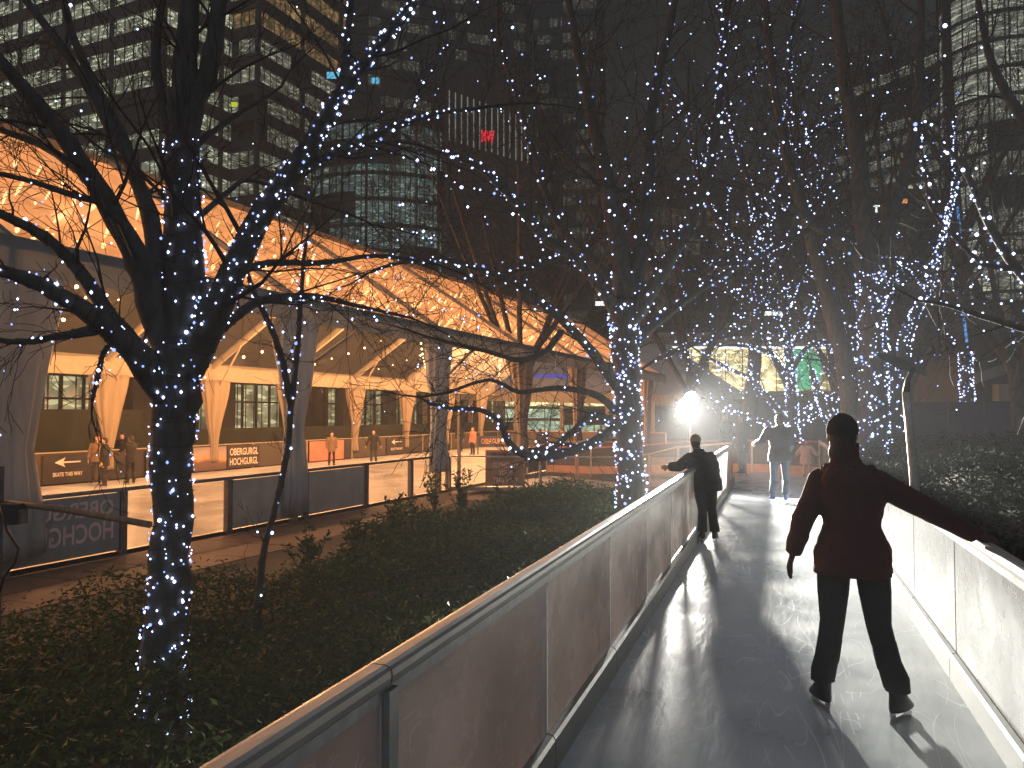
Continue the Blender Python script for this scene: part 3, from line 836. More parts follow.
# festoon strings, each its own thing; long bulbs imitate glare streaks on the roof
fb = MB(); fb.tube([(0,0,0.02),(0,0,-.04),(0,0,-.14),(0,0,-.24),(0,0,-.30)], [.012,.034,.04,.03,.008], 6)
bulb_streak = fb.build('bulb', M['festoon'], smooth=True).data
bpy.data.objects.remove(bpy.data.objects['bulb'])
fb = MB(); fb.ball((0,0,-.06), .048, 8, 5); _o = fb.build('bulb', M['festoon'], smooth=True); bulb_round = _o.data; bpy.data.objects.remove(_o)
def festoon(pa, pb, n, sag, mesh, label, group, tilt=None):
    root = empty('festoon_string', pa, label, 'string lights', group)
    pts = [pa.lerp(pb, i/24) - Z*(sag*4*(i/24)*(1-i/24)) for i in range(25)]
    b = MB(); b.tube(pts, .008, 4); b.build('wire', M['twig'], root)
    for i in range(n):
        f = (i+.5)/n; p = pa.lerp(pb, f) - Z*(sag*4*f*(1-f))
        o = bpy.data.objects.new('bulb', mesh); COL.objects.link(o); o.parent = root; o.location = p - pa
        if tilt is not None: o.rotation_euler = (rng.uniform(-.35,.35)+tilt[0], tilt[1]+rng.uniform(-.4,.4), 0); o.location.z += rng.uniform(-.15,.1)
        s_ = rng.uniform(.6, 1.3); o.scale = (s_, s_, s_ * (rng.choice((.3, .5, .8, 1.1, 1.6)) if mesh is bulb_streak else 1))
k = 0
WHERE = ['lowest', 'second lowest', 'middle', 'upper', 'topmost']
for j, f in enumerate((.14, .34, .54, .74, .92)):
    v = VN + (VR - VN)*f
    for i in range(len(near_posts)-1):
        u0, u1 = near_posts[i]+.1, near_posts[i+1]-.1
        if i > 6 and j % 2: continue
        festoon(roofp(u0, v) - Z*.28, roofp(u1, v) - Z*.28, 11 if i < 5 else 7, .3, bulb_streak,
                '%s row of warm bulbs drawn as glare streaks under the near marquee roof slope' % WHERE[j], 'warm bulb rows under the near roof slope, %s row' % WHERE[j], tilt=(.15, .75))
for i, u in enumerate(far_posts[:-1]):
    for j, (va, vb) in enumerate(((-24.2, -19.2), (-21.2, -23.6))):
        if i % 2 == 1 and j == 1: continue
        pa = roofp(u+.2, va) - Z*.3; pb = roofp(far_posts[i+1]-.2, vb) - Z*.3
        if 37 < u < 60 or True:
            festoon(pa, pb, 9, .35, bulb_round, 'warm bulb string swagged across the far slope inside the marquee', 'swagged bulb strings under the far roof slope')
# real light of those strings
for i in range(12):
    u = 3 + i*4.6
    lamp('festoon_glow', 'POINT', tuple(uv(u, -15.2, 3.3) - mq.location), 350, (1.0, .44, .17), .3, parent=mq)
    lamp('festoon_glow', 'POINT', tuple(uv(u+2.3, -20.6, 3.6) - mq.location), 880, (1.0, .46, .18), .3, parent=mq)

# dim pavilion roof behind with blue strips
pv = empty('pavilion', at(600, 420, 72) , 'pale grey roofed pavilion with blue light strips beyond the far end of the rink', 'pavilion')
def quad_slab(pts, th, name, mat, parent):
    b = MB(); pts = [Vector(p) for p in pts]
    n = (pts[1]-pts[0]).cross(pts[3]-pts[0]).normalized() * th
    b.add(pts + [p - n for p in pts], [(0,1,2,3),(7,6,5,4),(0,4,5,1),(1,5,6,2),(2,6,7,3),(3,7,4,0)])
    return b.build(name, mat, parent)
e0, e1 = at(425, 388, 68), at(699, 397, 68); r0, r1 = at(425, 345, 78), at(668, 344, 78)
quad_slab([e0, e1, r1, r0], .2, 'roof', M['greyfab'], pv)
quad_slab([e1, e1 + (r1-e1)*.0 + Vector((4, 14, 0)), r1 + Vector((0,1,0)), r1], .2, 'roof', M['greyfab'], pv)
b = MB(); b.beam(e0 - Z*.45, e1 - Z*.35, .15, .9); b.build('fascia', M['cream'], pv)
for i in range(7):
    q = e0.lerp(e1, i/6.0); b = MB(); b.beam(Vector((q.x,q.y,ZG)), q - Z*.4, .3, .3, up=TA); b.build('post', M['cream'], pv)
for (a0, a1, b0, b1) in ((492,576,374,377), (556,578,351,353)):
    b = MB(); q0, q1 = at(a0, b0, 67.0 if b0 > 360 else 71), at(a1, b1, 67.0 if b0 > 360 else 71); b.beam(q0, q1, .2, .3); b.build('light_strip', M['blue_strip'], pv)

# ================================================================== BUILDINGS
def box_ring(b, A, dirx, diry, L1, L2, z0, z1, ins=0.0):
    p = [A + dirx*ins + diry*ins, A + dirx*(L1-ins) + diry*ins, A + dirx*(L1-ins) + diry*(L2-ins), A + dirx*ins + diry*(L2-ins)]
    b.add([Vector((q.x,q.y,z0)) for q in p] + [Vector((q.x,q.y,z1)) for q in p], [(3,2,1,0),(4,5,6,7),(0,1,5,4),(1,2,6,5),(2,3,7,6),(3,0,4,7)])
def tower(label, px, D, ang, L1, L2, zt, mat, storey=3.7, sp=1.55, wall='darkwall', z_first=4.0, cat='office tower', cols=9.0, warm_top=None, nm='office_tower', rot90=None):
    """corner at (px, D); face one runs at angle ang (degrees from the view axis, + right), face two 90 degrees on"""
    A = cf(px, D)
    root = empty(nm, Vector((A.x, A.y, ZG)), label, cat)
    a = R(ang) - YAW
    dx = Vector((math.sin(a), math.cos(a), 0)); dy = Vector((math.cos(a), -math.sin(a), 0))
    if rot90: dy = -dy
    w = MB(); box_ring(w, A, dx, dy, L1, L2, ZG, z_first)
    z = z_first
    n = int((zt - z_first) / storey)
    w_ = MB()
    for i in range(n):
        box_ring(w, A, dx, dy, L1, L2, z + storey - sp, z + storey)
        bd = MB(); box_ring(bd, A, dx, dy, L1, L2, z, z + storey - sp, .35)
        o = bd.build('window_band', M[warm_top if (warm_top and i >= n-4) else mat], root)
        z += storey
    # columns standing proud of the bands
    for d0, Ln, dn, off in ((dx, L1, dy, 0), (dy, L2, dx, 0)):
        s_ = 0.0
        while s_ < Ln + .1:
            q = A + d0*min(s_, Ln-.3) - dn*.03
            if (d0 - dx).length < 1e-6: box_ring(w, q, d0, dn, .5, .5, z_first, z)
            else: box_ring(w, q, dn, d0, .5, .5, z_first, z)
            s_ += cols
    box_ring(w, A, dx, dy, L1, L2, z, z + 2.5)
    w.build('wall', M[wall], root)
    return root
# big lit slab block on the left, running away to the left
tower('broad office block with bright white storeys behind the marquee at the far left', 158, 96, -64, 120, 30, 70, 'off_a')
tower('office block with angled dim storeys and warm lit top floors', 254, 104, 23.5, 21, 16, 68, 'off_b', warm_top='off_warm', rot90=True)
tower('dark block with a few dim windows behind the left tree crown', 350, 150, 70, 36, 30, 95, 'off_far', rot90=True)
tower('dark tower with rounded looking rows of small lit windows at top centre', 600, 190, -80, 30, 26, 120, 'off_far', storey=3.9, wall='darkwall')
tower('tall office tower with bright storeys at the right edge', 1000, 165, 62, 60, 40, 85, 'off_right', storey=3.9, rot90=True)
tower('broad brown block with faint warm windows behind the middle trees', 640, 110, 82, 44, 30, 35, 'off_dimm', storey=3.9, wall='brownwall', cat='building', rot90=True)

# glass drum
def drum(label, px, D, rad, zt, mat, z0=ZG, storey=3.6, nm='glass_drum'):
    c = cf(px, D); root = empty(nm, Vector((c.x, c.y, ZG)), label, 'office building')
    w = MB(); z = z0; n = 48
    def ring(r_, z_): return [Vector((c.x + r_*math.cos(2*PI*k/n), c.y + r_*math.sin(2*PI*k/n), z_)) for k in range(n)]
    while z < zt:
        w.rings([ring(rad, z + storey - .5), ring(rad, z + storey)])
        b = MB(); b.rings([ring(rad-.3, z), ring(rad-.3, z+storey-.5)], cap=False); b.build('window_band', M[mat], root)
        z += storey
    w.rings([ring(rad+.1, z), ring(rad+.1, z+1.2)])
    for k in range(0, n, 2):
        a = 2*PI*k/n; q = Vector((c.x + rad*math.cos(a), c.y + rad*math.sin(a), 0)); w.beam(q, q + Z*z, .18, .18)
    w.build('wall', M['darkwall'], root)
drum('round glass building with teal lit storeys behind the marquee ridge', 385, 125, 13.5, 40, 'off_teal')
drum('curved tower with lit storeys behind the leaning branch at the upper right', 1003, 118, 7.5, 62, 'off_right', storey=3.9, nm='curved_tower')

# red sign tower fins
c = at(478, 112, 112)
r = empty('fin_tower', Vector((c.x, c.y, ZG)), 'dark tower with pale vertical fins and a small red sign', 'office tower')
w = MB(); A = cf(444, 112); a = R(80) - YAW; dx = Vector((math.sin(a), math.cos(a), 0)); dy = Vector((math.cos(a), -math.sin(a), 0)) * -1
box_ring(w, A, dx, dy, 13, 14, ZG, 50)
w.build('wall', M['darkwall'], r)
M['fin'] = emis('lit fin', (.6, .6, .52), .30, False)
for i in range(14):
    b = MB(); q = A + dx*(.6+i*.85) + dy*-.12; b.beam(Vector((q.x,q.y,39.5 - i*.2)), Vector((q.x,q.y,46.5 - i*.25)), .16, .12); b.build('fin', M['fin'], r)
q0 = A + dx*5.0 - dy*.5; q0.z = 39.4
text_mesh('sign', 'MW', 1.9, 1.7, q0, dx, Z, M['sign_red'], r, bold=.06)

# facade behind the far side of the rink: lit ground floor, dark hoarding in front
r = empty('glazed_building', uv(30, -33, ZG), 'low building with tall lit mullioned windows behind the far side of the rink', 'building')
w = MB()
def ubox(b, u0, u1, v0, v1, z0, z1):
    p = [uv(u0,v0), uv(u1,v0), uv(u1,v1), uv(u0,v1)]
    b.add([Vector((q.x,q.y,z0)) for q in p] + [Vector((q.x,q.y,z1)) for q in p], [(0,1,2,3),(7,6,5,4),(0,4,5,1),(1,5,6,2),(2,6,7,3),(3,7,4,0)])
ubox(w, 0, 80, -50, -34.6, ZG, 9)
ubox(w, 0, 80, -34.6, -33.6, 3.5, 9); ubox(w, 0, 80, -34.6, -33.6, ZG, .3)
u = 0.0; k = 0
while u < 80:
    ubox(w, u, u+1.3, -34.6, -33.5, .3, 3.5)
    u += 6.2
w.build('wall', M['darkwall'], r)
u = 1.3
while u < 78:
    b = MB(); ubox(b, u, u+4.9, -34.5, -34.2, .3, 3.5); f = b.build('window', M['ground_win'], r)
    b = MB()
    for q in (0, 1.2, 2.45, 3.7, 4.8): ubox(b, u+q, u+q+.1, -34.15, -34.0, .3, 3.5)
    ubox(b, u, u+4.9, -34.15, -34.02, 2.4, 2.5)
    b.build('mullions', M['greenboard'], r)
    u += 6.2
b = MB(); ubox(b, -6, 25.5, -27.2, -27.05, ZG, 1.9)
ubox(b, 25.5, 66, -27.2, -27.05, ZG, 1.05)
tag(b.build('hoarding', M['greenboard']), 'dark green hoarding running behind the far rink barrier', 'hoarding')

# mint lit hall beyond the pavilion
r = empty('lit_hall', at(540, 425, 90), 'mint and white lit glazed hall seen between the cream curtains', 'building')
def cbox(b, pxa, pxb, D, depth, za, zb):
    A, B = cf(pxa, D), cf(pxb, D); fwd = Vector((-sY, cY, 0))
    p = [A, B, B + fwd*depth, A + fwd*depth]
    b.add([Vector((q.x,q.y,za)) for q in p] + [Vector((q.x,q.y,zb)) for q in p], [(0,1,2,3),(7,6,5,4),(0,4,5,1),(1,5,6,2),(2,6,7,3),(3,7,4,0)])
w = MB(); cbox(w, 425, 650, 92, 10, ZG, 6.0); w.build('wall', M['darkwall'], r)
for i, (y0, y1, mt) in enumerate(((432, 421, 'shop_mint'), (418, 409, 'shop_mint'), (406, 400, 'shop_warm'))):
    z0 = H + (HZ-y0)/F*90; z1 = H + (HZ-y1)/F*90
    b = MB(); cbox(b, 462, 640, 90, 1.8, z0, z1); b.build('window_band', M[mt], r)
b = MB(); cbox(b, 588, 608, 88.5, .3, H + (HZ-403)/F*88.5, H + (HZ-398)/F*88.5); b.build('green_light', M['sign_green'], r)

# warm lit low pavilion right of the floodlight
r = empty('cafe_building', at(730, 420, 84), 'low building with a long warm lit window and round green light behind the trees', 'building')
w = MB(); zt = H + (HZ-340)/F*84
zb0, zb1 = H + (HZ-391)/F*84, H + (HZ-346)/F*84
cbox(w, 615, 855, 84, 12, zb1, zt+.8); cbox(w, 615, 855, 84, 12, ZG, zb0 - .0)
cbox(w, 615, 640, 84, 12, zb0, zb1); cbox(w, 842, 855, 84, 12, zb0, zb1); cbox(w, 703, 709, 84, 1, zb0, zb1)
w.build('wall', M['concrete'], r)
b = MB(); cbox(b, 640, 842, 84.8, 9, zb0, zb1); b.build('window_band', M['shop_warm'], r)
M['round_green'] = emis('green disc', (.10, .62, .30), .75, False)
b = MB(); c = at(803, 369, 84.3); fwd = Vector((-sY, cY, 0)); rt = Vector((cY, sY, 0))
for q in (0,):
    n = 28; vs = [c + rt*2.0*math.cos(2*PI*k/n) + Z*2.15*math.sin(2*PI*k/n) for k in range(n)]
    b.rings([vs, [x - fwd*.15 for x in vs]])
b.build('round_light', M['round_green'], r)
b = MB(); cbox(b, 640, 842, 83.9, .25, zb1 - .25, zb1 - .05); b.build('sign_strip', M['sign_white'], r)
b = MB(); cbox(b, 612, 858, 83.2, .6, zb0 - .9, zb0 - .05); b.build('fascia', M['concrete'], r)

# signs and small lamps high on the dark buildings behind the trees
def lit_box(name, label, px0, px1, py0, py1, D, mat, cat='light'):
    b = MB(); z0 = H + (HZ-py1)/F*D; z1 = H + (HZ-py0)/F*D
    cbox(b, px0, px1, D, .3, z0, z1); tag(b.build(name, M[mat]), label, cat)
p0 = at(857, 211, 108.5)
rs = empty('rooftop_sign', p0, 'white lit letters on the dark building above the right hand trees', 'sign')
text_mesh('lettering', 'IOTT  I', 4.6, 1.0, p0, at(892,211,108.5)-at(857,211,108.5), Z, M['sign_white'], rs, bold=.04)
b = MB(); b.beam(p0 - Z*.15, p0 - Z*.15 + (at(892,211,108.5)-p0), .12, .12); b.build('support', M['steel'], rs)
lit_box('wall_light', 'white strip light on the brown block above the warm windows', 752, 786, 311, 315, 109.4, 'sign_white')
lit_box('wall_light', 'small orange lamp right of the white lit letters', 906, 911, 197, 201, 108, 'sign_orange')
lit_box('wall_light', 'pale strip light on the brown block just right of the twinkling trunk', 596, 618, 301, 305, 109, 'sign_white')
lit_box('screen', 'bright cyan screen high behind the left tree crown', 324, 338, 67, 73, 95, 'sign_cyan', 'screen')
lit_box('screen', 'smaller cyan screen right of the brighter one behind the left tree crown', 369, 377, 73, 78, 95, 'sign_cyan', 'screen')

lit_box('lit_sign', 'tiny yellow lit sign on the angled office block behind the left leader branch', 227, 233, 98, 102, 99, 'sign_yellow', 'sign')
# pale wall and roof building on the right edge
r = empty('corner_building', at(1000, 400, 42), 'pale concrete building with sloping roof edge at the right behind the hedge', 'building')
w = MB(); cbox(w, 976, 1150, 42, 12, ZG, H + (HZ-372)/F*42); w.build('wall', M['brownwall'], r)
a0, a1 = at(974, 374, 41.5), at(1150, 318, 41.5)
quad_slab([a0, a1, a1 + Vector((0,12,0)), a0 + Vector((0,12,0))], .5, 'roof', M['concrete'], r)
w = MB(); cbox(w, 976, 1150, 41.9, 11, H + (HZ-372)/F*42, H + (HZ-345)/F*42); w.build('wall', M['brownwall'], r)
w = MB(); cbox(w, 999, 1022, 41.2, .6, H + (HZ-401)/F*41, H + (HZ-384)/F*41); w.build('parapet', M['concrete'], r)
w = MB(); cbox(w, 1009, 1013, 41.1, .4, H + (HZ-372)/F*41, H + (HZ-305)/F*41); w.build('chimney_pipe', M['concrete'], r)
# dark storey block above it
tower('dark building with a blank lower storey behind the corner building', 976, 60, 78, 30, 16, 9.5, 'off_dimm', wall='darkwall', cat='building', nm='dark_building', rot90=True)

# navy hoarding behind the far trees
hA, hB = cf(690, 36), cf(1180, 30)
r = empty('hoarding', Vector((hA.x, hA.y, ZG)), 'long navy blue hoarding behind the trees and hedge on the right', 'hoarding')
n_ = 14
for i in range(n_):
    a = hA.lerp(hB, i/n_) ; c = hA.lerp(hB, (i+1)/n_ - .002)
    b = MB(); b.beam(a + Z*.7, c + Z*.7, .08, 3.0); b.build('panel', M['navy'], r)

# ================================================================== LAMPS AND STREET FURNITURE
fl = at(690, 403, 20.0)
r = empty('floodlight', Vector((fl.x, fl.y, ZG)), 'blazing white floodlight on a tripod at the far end of the trail', 'floodlight')
tow = (Vector((0, 3, .6)) - fl).normalized(); sd = Z.cross(tow).normalized(); up = tow.cross(sd).normalized()
tl_ = math.radians(-14)
ux = sd*math.cos(tl_) + up*math.sin(tl_); uy = up*math.cos(tl_) - sd*math.sin(tl_)
def ell(c, a_, b_, n=24): return [c + ux*(a_*math.cos(2*PI*k/n)) + uy*(b_*math.sin(2*PI*k/n)) for k in range(n)]
b = MB(); b.rings([ell(fl - tow*.01, .19, .29), ell(fl + tow*.05, .17, .26), ell(fl + tow*.10, .10, .16)])
b.build('lens', M['flood'], r)
b = MB(); b.rings([ell(fl - tow*.16, .15, .22), ell(fl - tow*.02, .21, .31), ell(fl + tow*.0, .21, .31)]); b.build('housing', M['housing'], r)
b = MB(); b.tube([Vector((fl.x,fl.y,-.1)), fl - Z*.36 - tow*.05], .025, 8); b.build('mast', M['metal'], r)
for k in range(3):
    a = k*2.1+.4; b = MB(); b.tube([Vector((fl.x,fl.y,.2)), Vector((fl.x+.6*math.cos(a), fl.y+.6*math.sin(a), ZG+.05))], .016, 6); b.build('leg', M['metal'], r)
fb_ = lamp('flood_beam', 'SPOT', tuple(fl + tow*.14 + sd*.0 + Vector((-cY, -sY, 0))*.18 - r.location), 35000, (1.0, .97, .88), .2, parent=r)
fb_.data.spot_size = R(54); fb_.data.spot_blend = .28
aim = Vector((math.sin(R(20))*math.cos(R(16)), -math.cos(R(20))*math.cos(R(16)), -math.sin(R(16)))); fb_.rotation_euler = aim.to_track_quat('-Z', 'Y').to_euler()

# leaning garden lamp on the right
pc = lambda x, y, D=9.0: at(x, y, D)
r = empty('street_lamp', Vector((pc(914, 490).x, pc(914, 490).y, ZG)), 'grey street lamp with a tilted flat head rising from the hedge on the right', 'street lamp')
base = Vector((pc(915,490).x, pc(915,490).y, ZG))
b = MB(); b.tube([base, pc(913,480), pc(909,430), pc(906,392)], [.05,.05,.042,.04], 12); b.build('pole', M['metal'], r, True)
b = MB(); b.tube([pc(906,394), pc(908,380), pc(914,368)], [.04,.028,.024], 10); b.build('bracket', M['steel'], r, True)
b = MB(); b.rings([[pc(878,355)+Z*.03, pc(878,355)-Z*.02, pc(878,355,9.25)-Z*.02, pc(878,355,9.25)+Z*.03], [pc(900,362)+Z*.06, pc(900,364)-Z*.06, pc(900,364,9.4)-Z*.06, pc(900,362,9.4)+Z*.06], [pc(927,373)+Z*.04, pc(927,373)-Z*.03, pc(927,373,9.3)-Z*.03, pc(927,373,9.3)+Z*.04]])
b.build('lamp_head', M['kick'], r)

# tree stay: wooden brace from an equipment stand to the near tree
r = empty('equipment_stand', Vector((at(8,600,6.6).x, at(8,600,6.6).y, ZG)), 'dark upright stand with box and cables at the left edge by the rink', 'stand')
b = MB(); p0 = at(2, 500, 6.6); b.beam(Vector((p0.x,p0.y,ZG)), Vector((p0.x,p0.y,1.3)), .04, .04); b.build('pole', M['steel'], r)
b = MB(); b.beam(at(11,513,6.55), at(26,513,6.55), .12, .16); b.build('control_box', M['housing'], r)
b = MB(); b.tube([at(3,503,6.5), at(10,530,6.5), at(22,548,6.45), at(18,562,6.45), at(8,575,6.5), at(4,590,6.5)], .011, 6); b.build('cable', M['housing'], r, True)
b = MB(); b.tube([at(-16,500,6.7), at(60,508,6.5), at(118,518,6.3), at(152,524,6.15)], .026, 8); tag(b.build('tree_stay', M['wood'], smooth=True), 'brown wooden stay pole running level from the left edge to the near tree', 'pole')

# ================================================================== ADDED HAZE
HAZE = 0.0016  # volume added to lift dark tones and give the floodlight a glow
if HAZE:
    b = MB(); b.box((-170, -12, -2.0), (150, 330, 135)); hz_ = b.build('haze', M['ground_haze'] if 'ground_haze' in M else M['black'])
    m, nt, out = newmat('haze'); v_ = N(nt, 'ShaderNodeVolumePrincipled'); v_.inputs['Color'].default_value = (.9,.92,.95,1); v_.inputs['Density'].default_value = HAZE; v_.inputs['Anisotropy'].default_value = .3
    L(nt, v_.outputs[0], out.inputs['Volume']); hz_.data.materials.clear(); hz_.data.materials.append(m); tag(hz_, kind='stuff', label='thin haze added to lift the blacks and bloom the floodlight')

# ================================================================== TREES
class Tree:
    def __init__(s, seed):
        s.r = random.Random(seed); s.trunk = MB(); s.crown = MB(); s.paths = []; s.tips = []   # (pts, radii, lit density per metre)
    def limb(s, pts, rad, lit=0.0, n=8, twigs=0.0, tl=1.3, up=.25, depth=2, start=.15):
        """smooth tapered limb through pts with side branches"""
        P = [Vector(p) for p in pts]; out = []; rr = []
        m = len(P); rad = list(rad) + [rad[-1]*.9]*(m - len(rad))
        for i in range(m-1):
            p0 = P[max(i-1,0)]; p1 = P[i]; p2 = P[i+1]; p3 = P[min(i+2,m-1)]
            for k in range(4):
                t = k/4
                q = .5*((2*p1) + (p2-p0)*t + (2*p0-5*p1+4*p2-p3)*t*t + (3*p1-p0-3*p2+p3)*t*t*t)
                r_ = rad[i] + (rad[i+1]-rad[i])*t
                q = q + Vector([s.r.uniform(-1,1) for _ in range(3)]) * r_ * .12
                out.append(q); rr.append(r_ * s.r.uniform(.94, 1.07))
        out.append(P[-1]); rr.append(rad[-1])
        s.trunk.tube(out, rr, n)
        s.paths.append((out, rr, lit))
        if twigs > 0:
            Ls = [0.0]
            for i in range(1, len(out)): Ls.append(Ls[-1] + (out[i]-out[i-1]).length)
            tot = Ls[-1]; k = int(tot * twigs)
            for j in range(k):
                d_ = tot * (start + (1-start) * (j + s.r.random()) / k)
                i = max(1, next((a for a in range(len(Ls)) if Ls[a] >= d_), len(Ls)-1))
                base = out[i]; dr = (out[i]-out[i-1]).normalized()
                f = d_/tot
                ax = Vector([s.r.gauss(0,1) for _ in range(3)]); ax = (ax - dr*ax.dot(dr)).normalized()
                ang = R(s.r.uniform(30, 65))
                nd = (dr*math.cos(ang) + ax*math.sin(ang)).normalized()
                s.grow(base, nd, tl*s.r.uniform(.55,1.25)*(1.15-.45*f), max(.35*rr[i], .006)*.8 if rr[i] < .05 else rr[i]*.22, depth, up, lit*.35)
            s.grow(out[-1], (out[-1]-out[-2]).normalized(), tl*.9, rr[-1]*.9, depth, up, lit*.35)
    def grow(s, p, d, length, r, depth, up, lit):
        n = 5; pts = [p.copy()]; rr = [r]; dirs = [d]
        r = min(r, length*.022 + .002)
        rr = [r]
        for i in range(n):
            d = (d + Vector([s.r.uniform(-.28,.28) for _ in range(3)]) + Z*up*.22).normalized()
            p = p + d*(length/n); pts.append(p); rr.append(max(.0022*s.tm, r*(1-.17*(i+1)))); dirs.append(d)
        s.crown.tube(pts, rr, 4 if depth > 1 else 3, cap=False)
        if lit > 0: s.tips.append(pts[s.r.randint(0, n)])
        if lit > 0 and depth == s.lit_depth and s.r.random() < s.lit_share: s.paths.append((pts, rr, lit))
        if depth > 0:
            k = s.kids[depth] if depth < len(s.kids) else 4
            for j in range(k):
                i = s.r.randint(1, n)
                ax = Vector([s.r.gauss(0,1) for _ in range(3)]); dd = dirs[i]
                ax = (ax - dd*ax.dot(dd)).normalized(); ang = R(s.r.uniform(22, 58))
                s.grow(pts[i], (dd*math.cos(ang)+ax*math.sin(ang)).normalized(), length*s.r.uniform(.42,.68), rr[i]*.62, depth-1, up, lit*.5)
    kids = [0, 4, 5]; tm = 1.0; lit_depth = 2; lit_share = .13
    def build(s, loc, label, name='bare_tree', cat='tree', group=None):
        root = empty(name, loc, label, cat, group)
        s.trunk.build('trunk', M['bark'], root, True)
        if s.crown.v: s.crown.build('crown', M['twig'], root)
        return root

_bm = MB(); _bm.ball((0,0,0), 1.0, 6, 4); _o = _bm.build('bulb', M['fairy'], smooth=True); BULB = _o.data; bpy.data.objects.remove(_o)
_bm = MB(); _bm.ball((0,0,0), 1.0, 6, 4); _o = _bm.build('bulb', M['fairy_dim'], smooth=True); BULB_D = _o.data; bpy.data.objects.remove(_o)
OCT = [Vector(v) for v in ((1,0,0),(0,1,0),(-1,0,0),(0,-1,0),(0,0,1),(0,0,-1))]
OCF = [(0,1,4),(1,2,4),(2,3,4),(3,0,4),(1,0,5),(2,1,5),(3,2,5),(0,3,5)]
def string_lights(tree, loc, label, size, seed, keep=None, wires=True, scatter=0):
    r = random.Random(seed); root = empty('string_lights', loc, label, 'string lights')
    pos = []
    wb = MB()
    for pts, rad, dens in tree.paths:
        if dens <= 0: continue
        tot = sum((pts[i]-pts[i-1]).length for i in range(1, len(pts)))
        n = int(tot*dens + r.random())
        seq = []
        clump = r.uniform(0, 6)
        for k in range(n):
            d_ = tot*(k + r.random())/max(n,1); i = 1
            while i < len(pts)-1 and d_ > (pts[i]-pts[i-1]).length:
                d_ -= (pts[i]-pts[i-1]).length; i += 1
            sg = pts[i]-pts[i-1]; f = min(1, d_/max(sg.length,1e-5)); q = pts[i-1] + sg*f; rd = rad[i-1] + (rad[i]-rad[i-1])*f
            dr = sg.normalized(); ax = dr.orthogonal().normalized(); ay = dr.cross(ax)
            a = r.uniform(0, 2*PI)
            q = q + (ax*math.cos(a) + ay*math.sin(a)) * (rd*1.06 + size*.6)
            if keep and not keep(q): continue
            seq.append((d_, q)); pos.append(q)
        if wires and len(seq) > 2 and rad[0] > .02:
            # wire winding on along the limb past its bulbs
            turns = []; m_ = len(pts)
            for i in range((m_-1)*6+1):
                a_ = i/6; j = min(int(a_), m_-2); f = a_-j
                q = pts[j].lerp(pts[j+1], f); rd = rad[j]+(rad[j+1]-rad[j])*f
                dr = (pts[j+1]-pts[j]).normalized(); ax = dr.orthogonal().normalized(); ay = dr.cross(ax)
                an = i*.9 + clump
                qq = q + (ax*math.cos(an)+ay*math.sin(an))*(rd*1.05+.004)
                if keep and not keep(qq): 
                    if len(turns) > 3: wb.tube(turns, .0035, 3, cap=False)
                    turns = []; continue
                turns.append(qq)
            if len(turns) > 3: wb.tube(turns, .0035, 3, cap=False)
    if scatter and tree.tips:
        for k in range(scatter):
            q = r.choice(tree.tips) + Vector([r.gauss(0, size*2) for _ in range(3)])
            if not keep or keep(q): pos.append(q)
    if wb.v: wb.build('wire', M['twig'], root)
    idx = list(range(len(pos))); r.shuffle(idx)
    camp = Vector((0,0,H))
    first = sorted(idx[:160], key=lambda i: (pos[i]-camp).length)[:100]
    fs = set(first)
    for i in first:
        o = bpy.data.objects.new('bulb', BULB if r.random() < .8 else BULB_D); COL.objects.link(o); o.parent = root
        o.location = pos[i] - Vector(loc); s_ = size*r.choice((.6,.7,.8,.9,1,1.1,1.3,1.6)); o.scale = (s_, s_, s_)
    rest = [i for i in idx if i not in fs]
    if rest:
        b = MB()
        for i in rest:
            s_ = size*r.choice((.55,.7,.8,.95,1.1,1.5)); b.add([pos[i] + v*s_ for v in OCT], OCF, 0 if r.random() < .74 else 1)
        tag(b.build('bulbs', [M['fairy'], M['fairy_dim']], root), kind='stuff')
    return root

def PX(D, pts): return [at(p[0], p[1], D + (p[2] if len(p) > 2 else 0)) for p in pts]
def WD(D, ws): return [w_/2/F*D for w_ in ws]

# --- near tree on the left
D = 6.0; T = Tree(11); T.kids = [0, 4, 5]; T.tm = 1.0
base = at(166, 745, D)
T.limb([Vector((base.x, base.y, ZG-.05))] + PX(D, [(167,690),(170,600),(173,520),(174,450),(176,400),(180,350)]), WD(D, [56,44,40,39,40,44,52,58]), 125, 14)
T.limb(PX(D, [(180,352),(181,290),(180,210),(179,140),(180,70),(184,0),(190,-90)]), WD(D, [48,42,36,32,24,18,12]), 110, 10, 2.4, 1.2)
T.limb(PX(D, [(179,150),(190,105),(205,60),(214,0),(228,-80)]), WD(D, [26,22,19,16,9]), 0, 8, 2.6, 1.2)
T.limb(PX(D, [(178,160),(160,110),(150,50),(160,-30)]), WD(D, [16,13,10,6]), 0, 7, 2.6, 1.1)
T.limb(PX(D, [(176,365),(150,300,-.1),(131,250,-.2),(100,195,-.3),(62,140,-.45),(20,88,-.6),(-40,20,-.8)]), WD(D, [32,28,24,20,16,13,9]), 0, 9, 2.6, 1.2)
T.limb(PX(D, [(152,292,-.1),(150,225,.05),(128,165,.2),(95,105,.3),(60,50,.4),(15,-10,.5)]), WD(D, [22,18,15,13,11,8]), 0, 8, 2.8, 1.2)
T.limb(PX(D, [(150,230,.05),(120,140,.3),(88,80,.5),(62,20,.6),(50,-40,.8)]), WD(D, [16,13,11,9,6]), 0, 8, 2.8, 1.1)
T.limb(PX(D, [(108,202,-.3),(70,165,-.1),(35,142,.1),(-20,122,.3)]), WD(D, [10,9,8,6]), 0, 7, 3, 1.0)
T.limb(PX(D, [(112,205,-.3),(65,192,-.4),(30,180,-.5),(-20,168,-.6)]), WD(D, [7,6,5,4]), 0, 6, 3, .8, up=-.1)
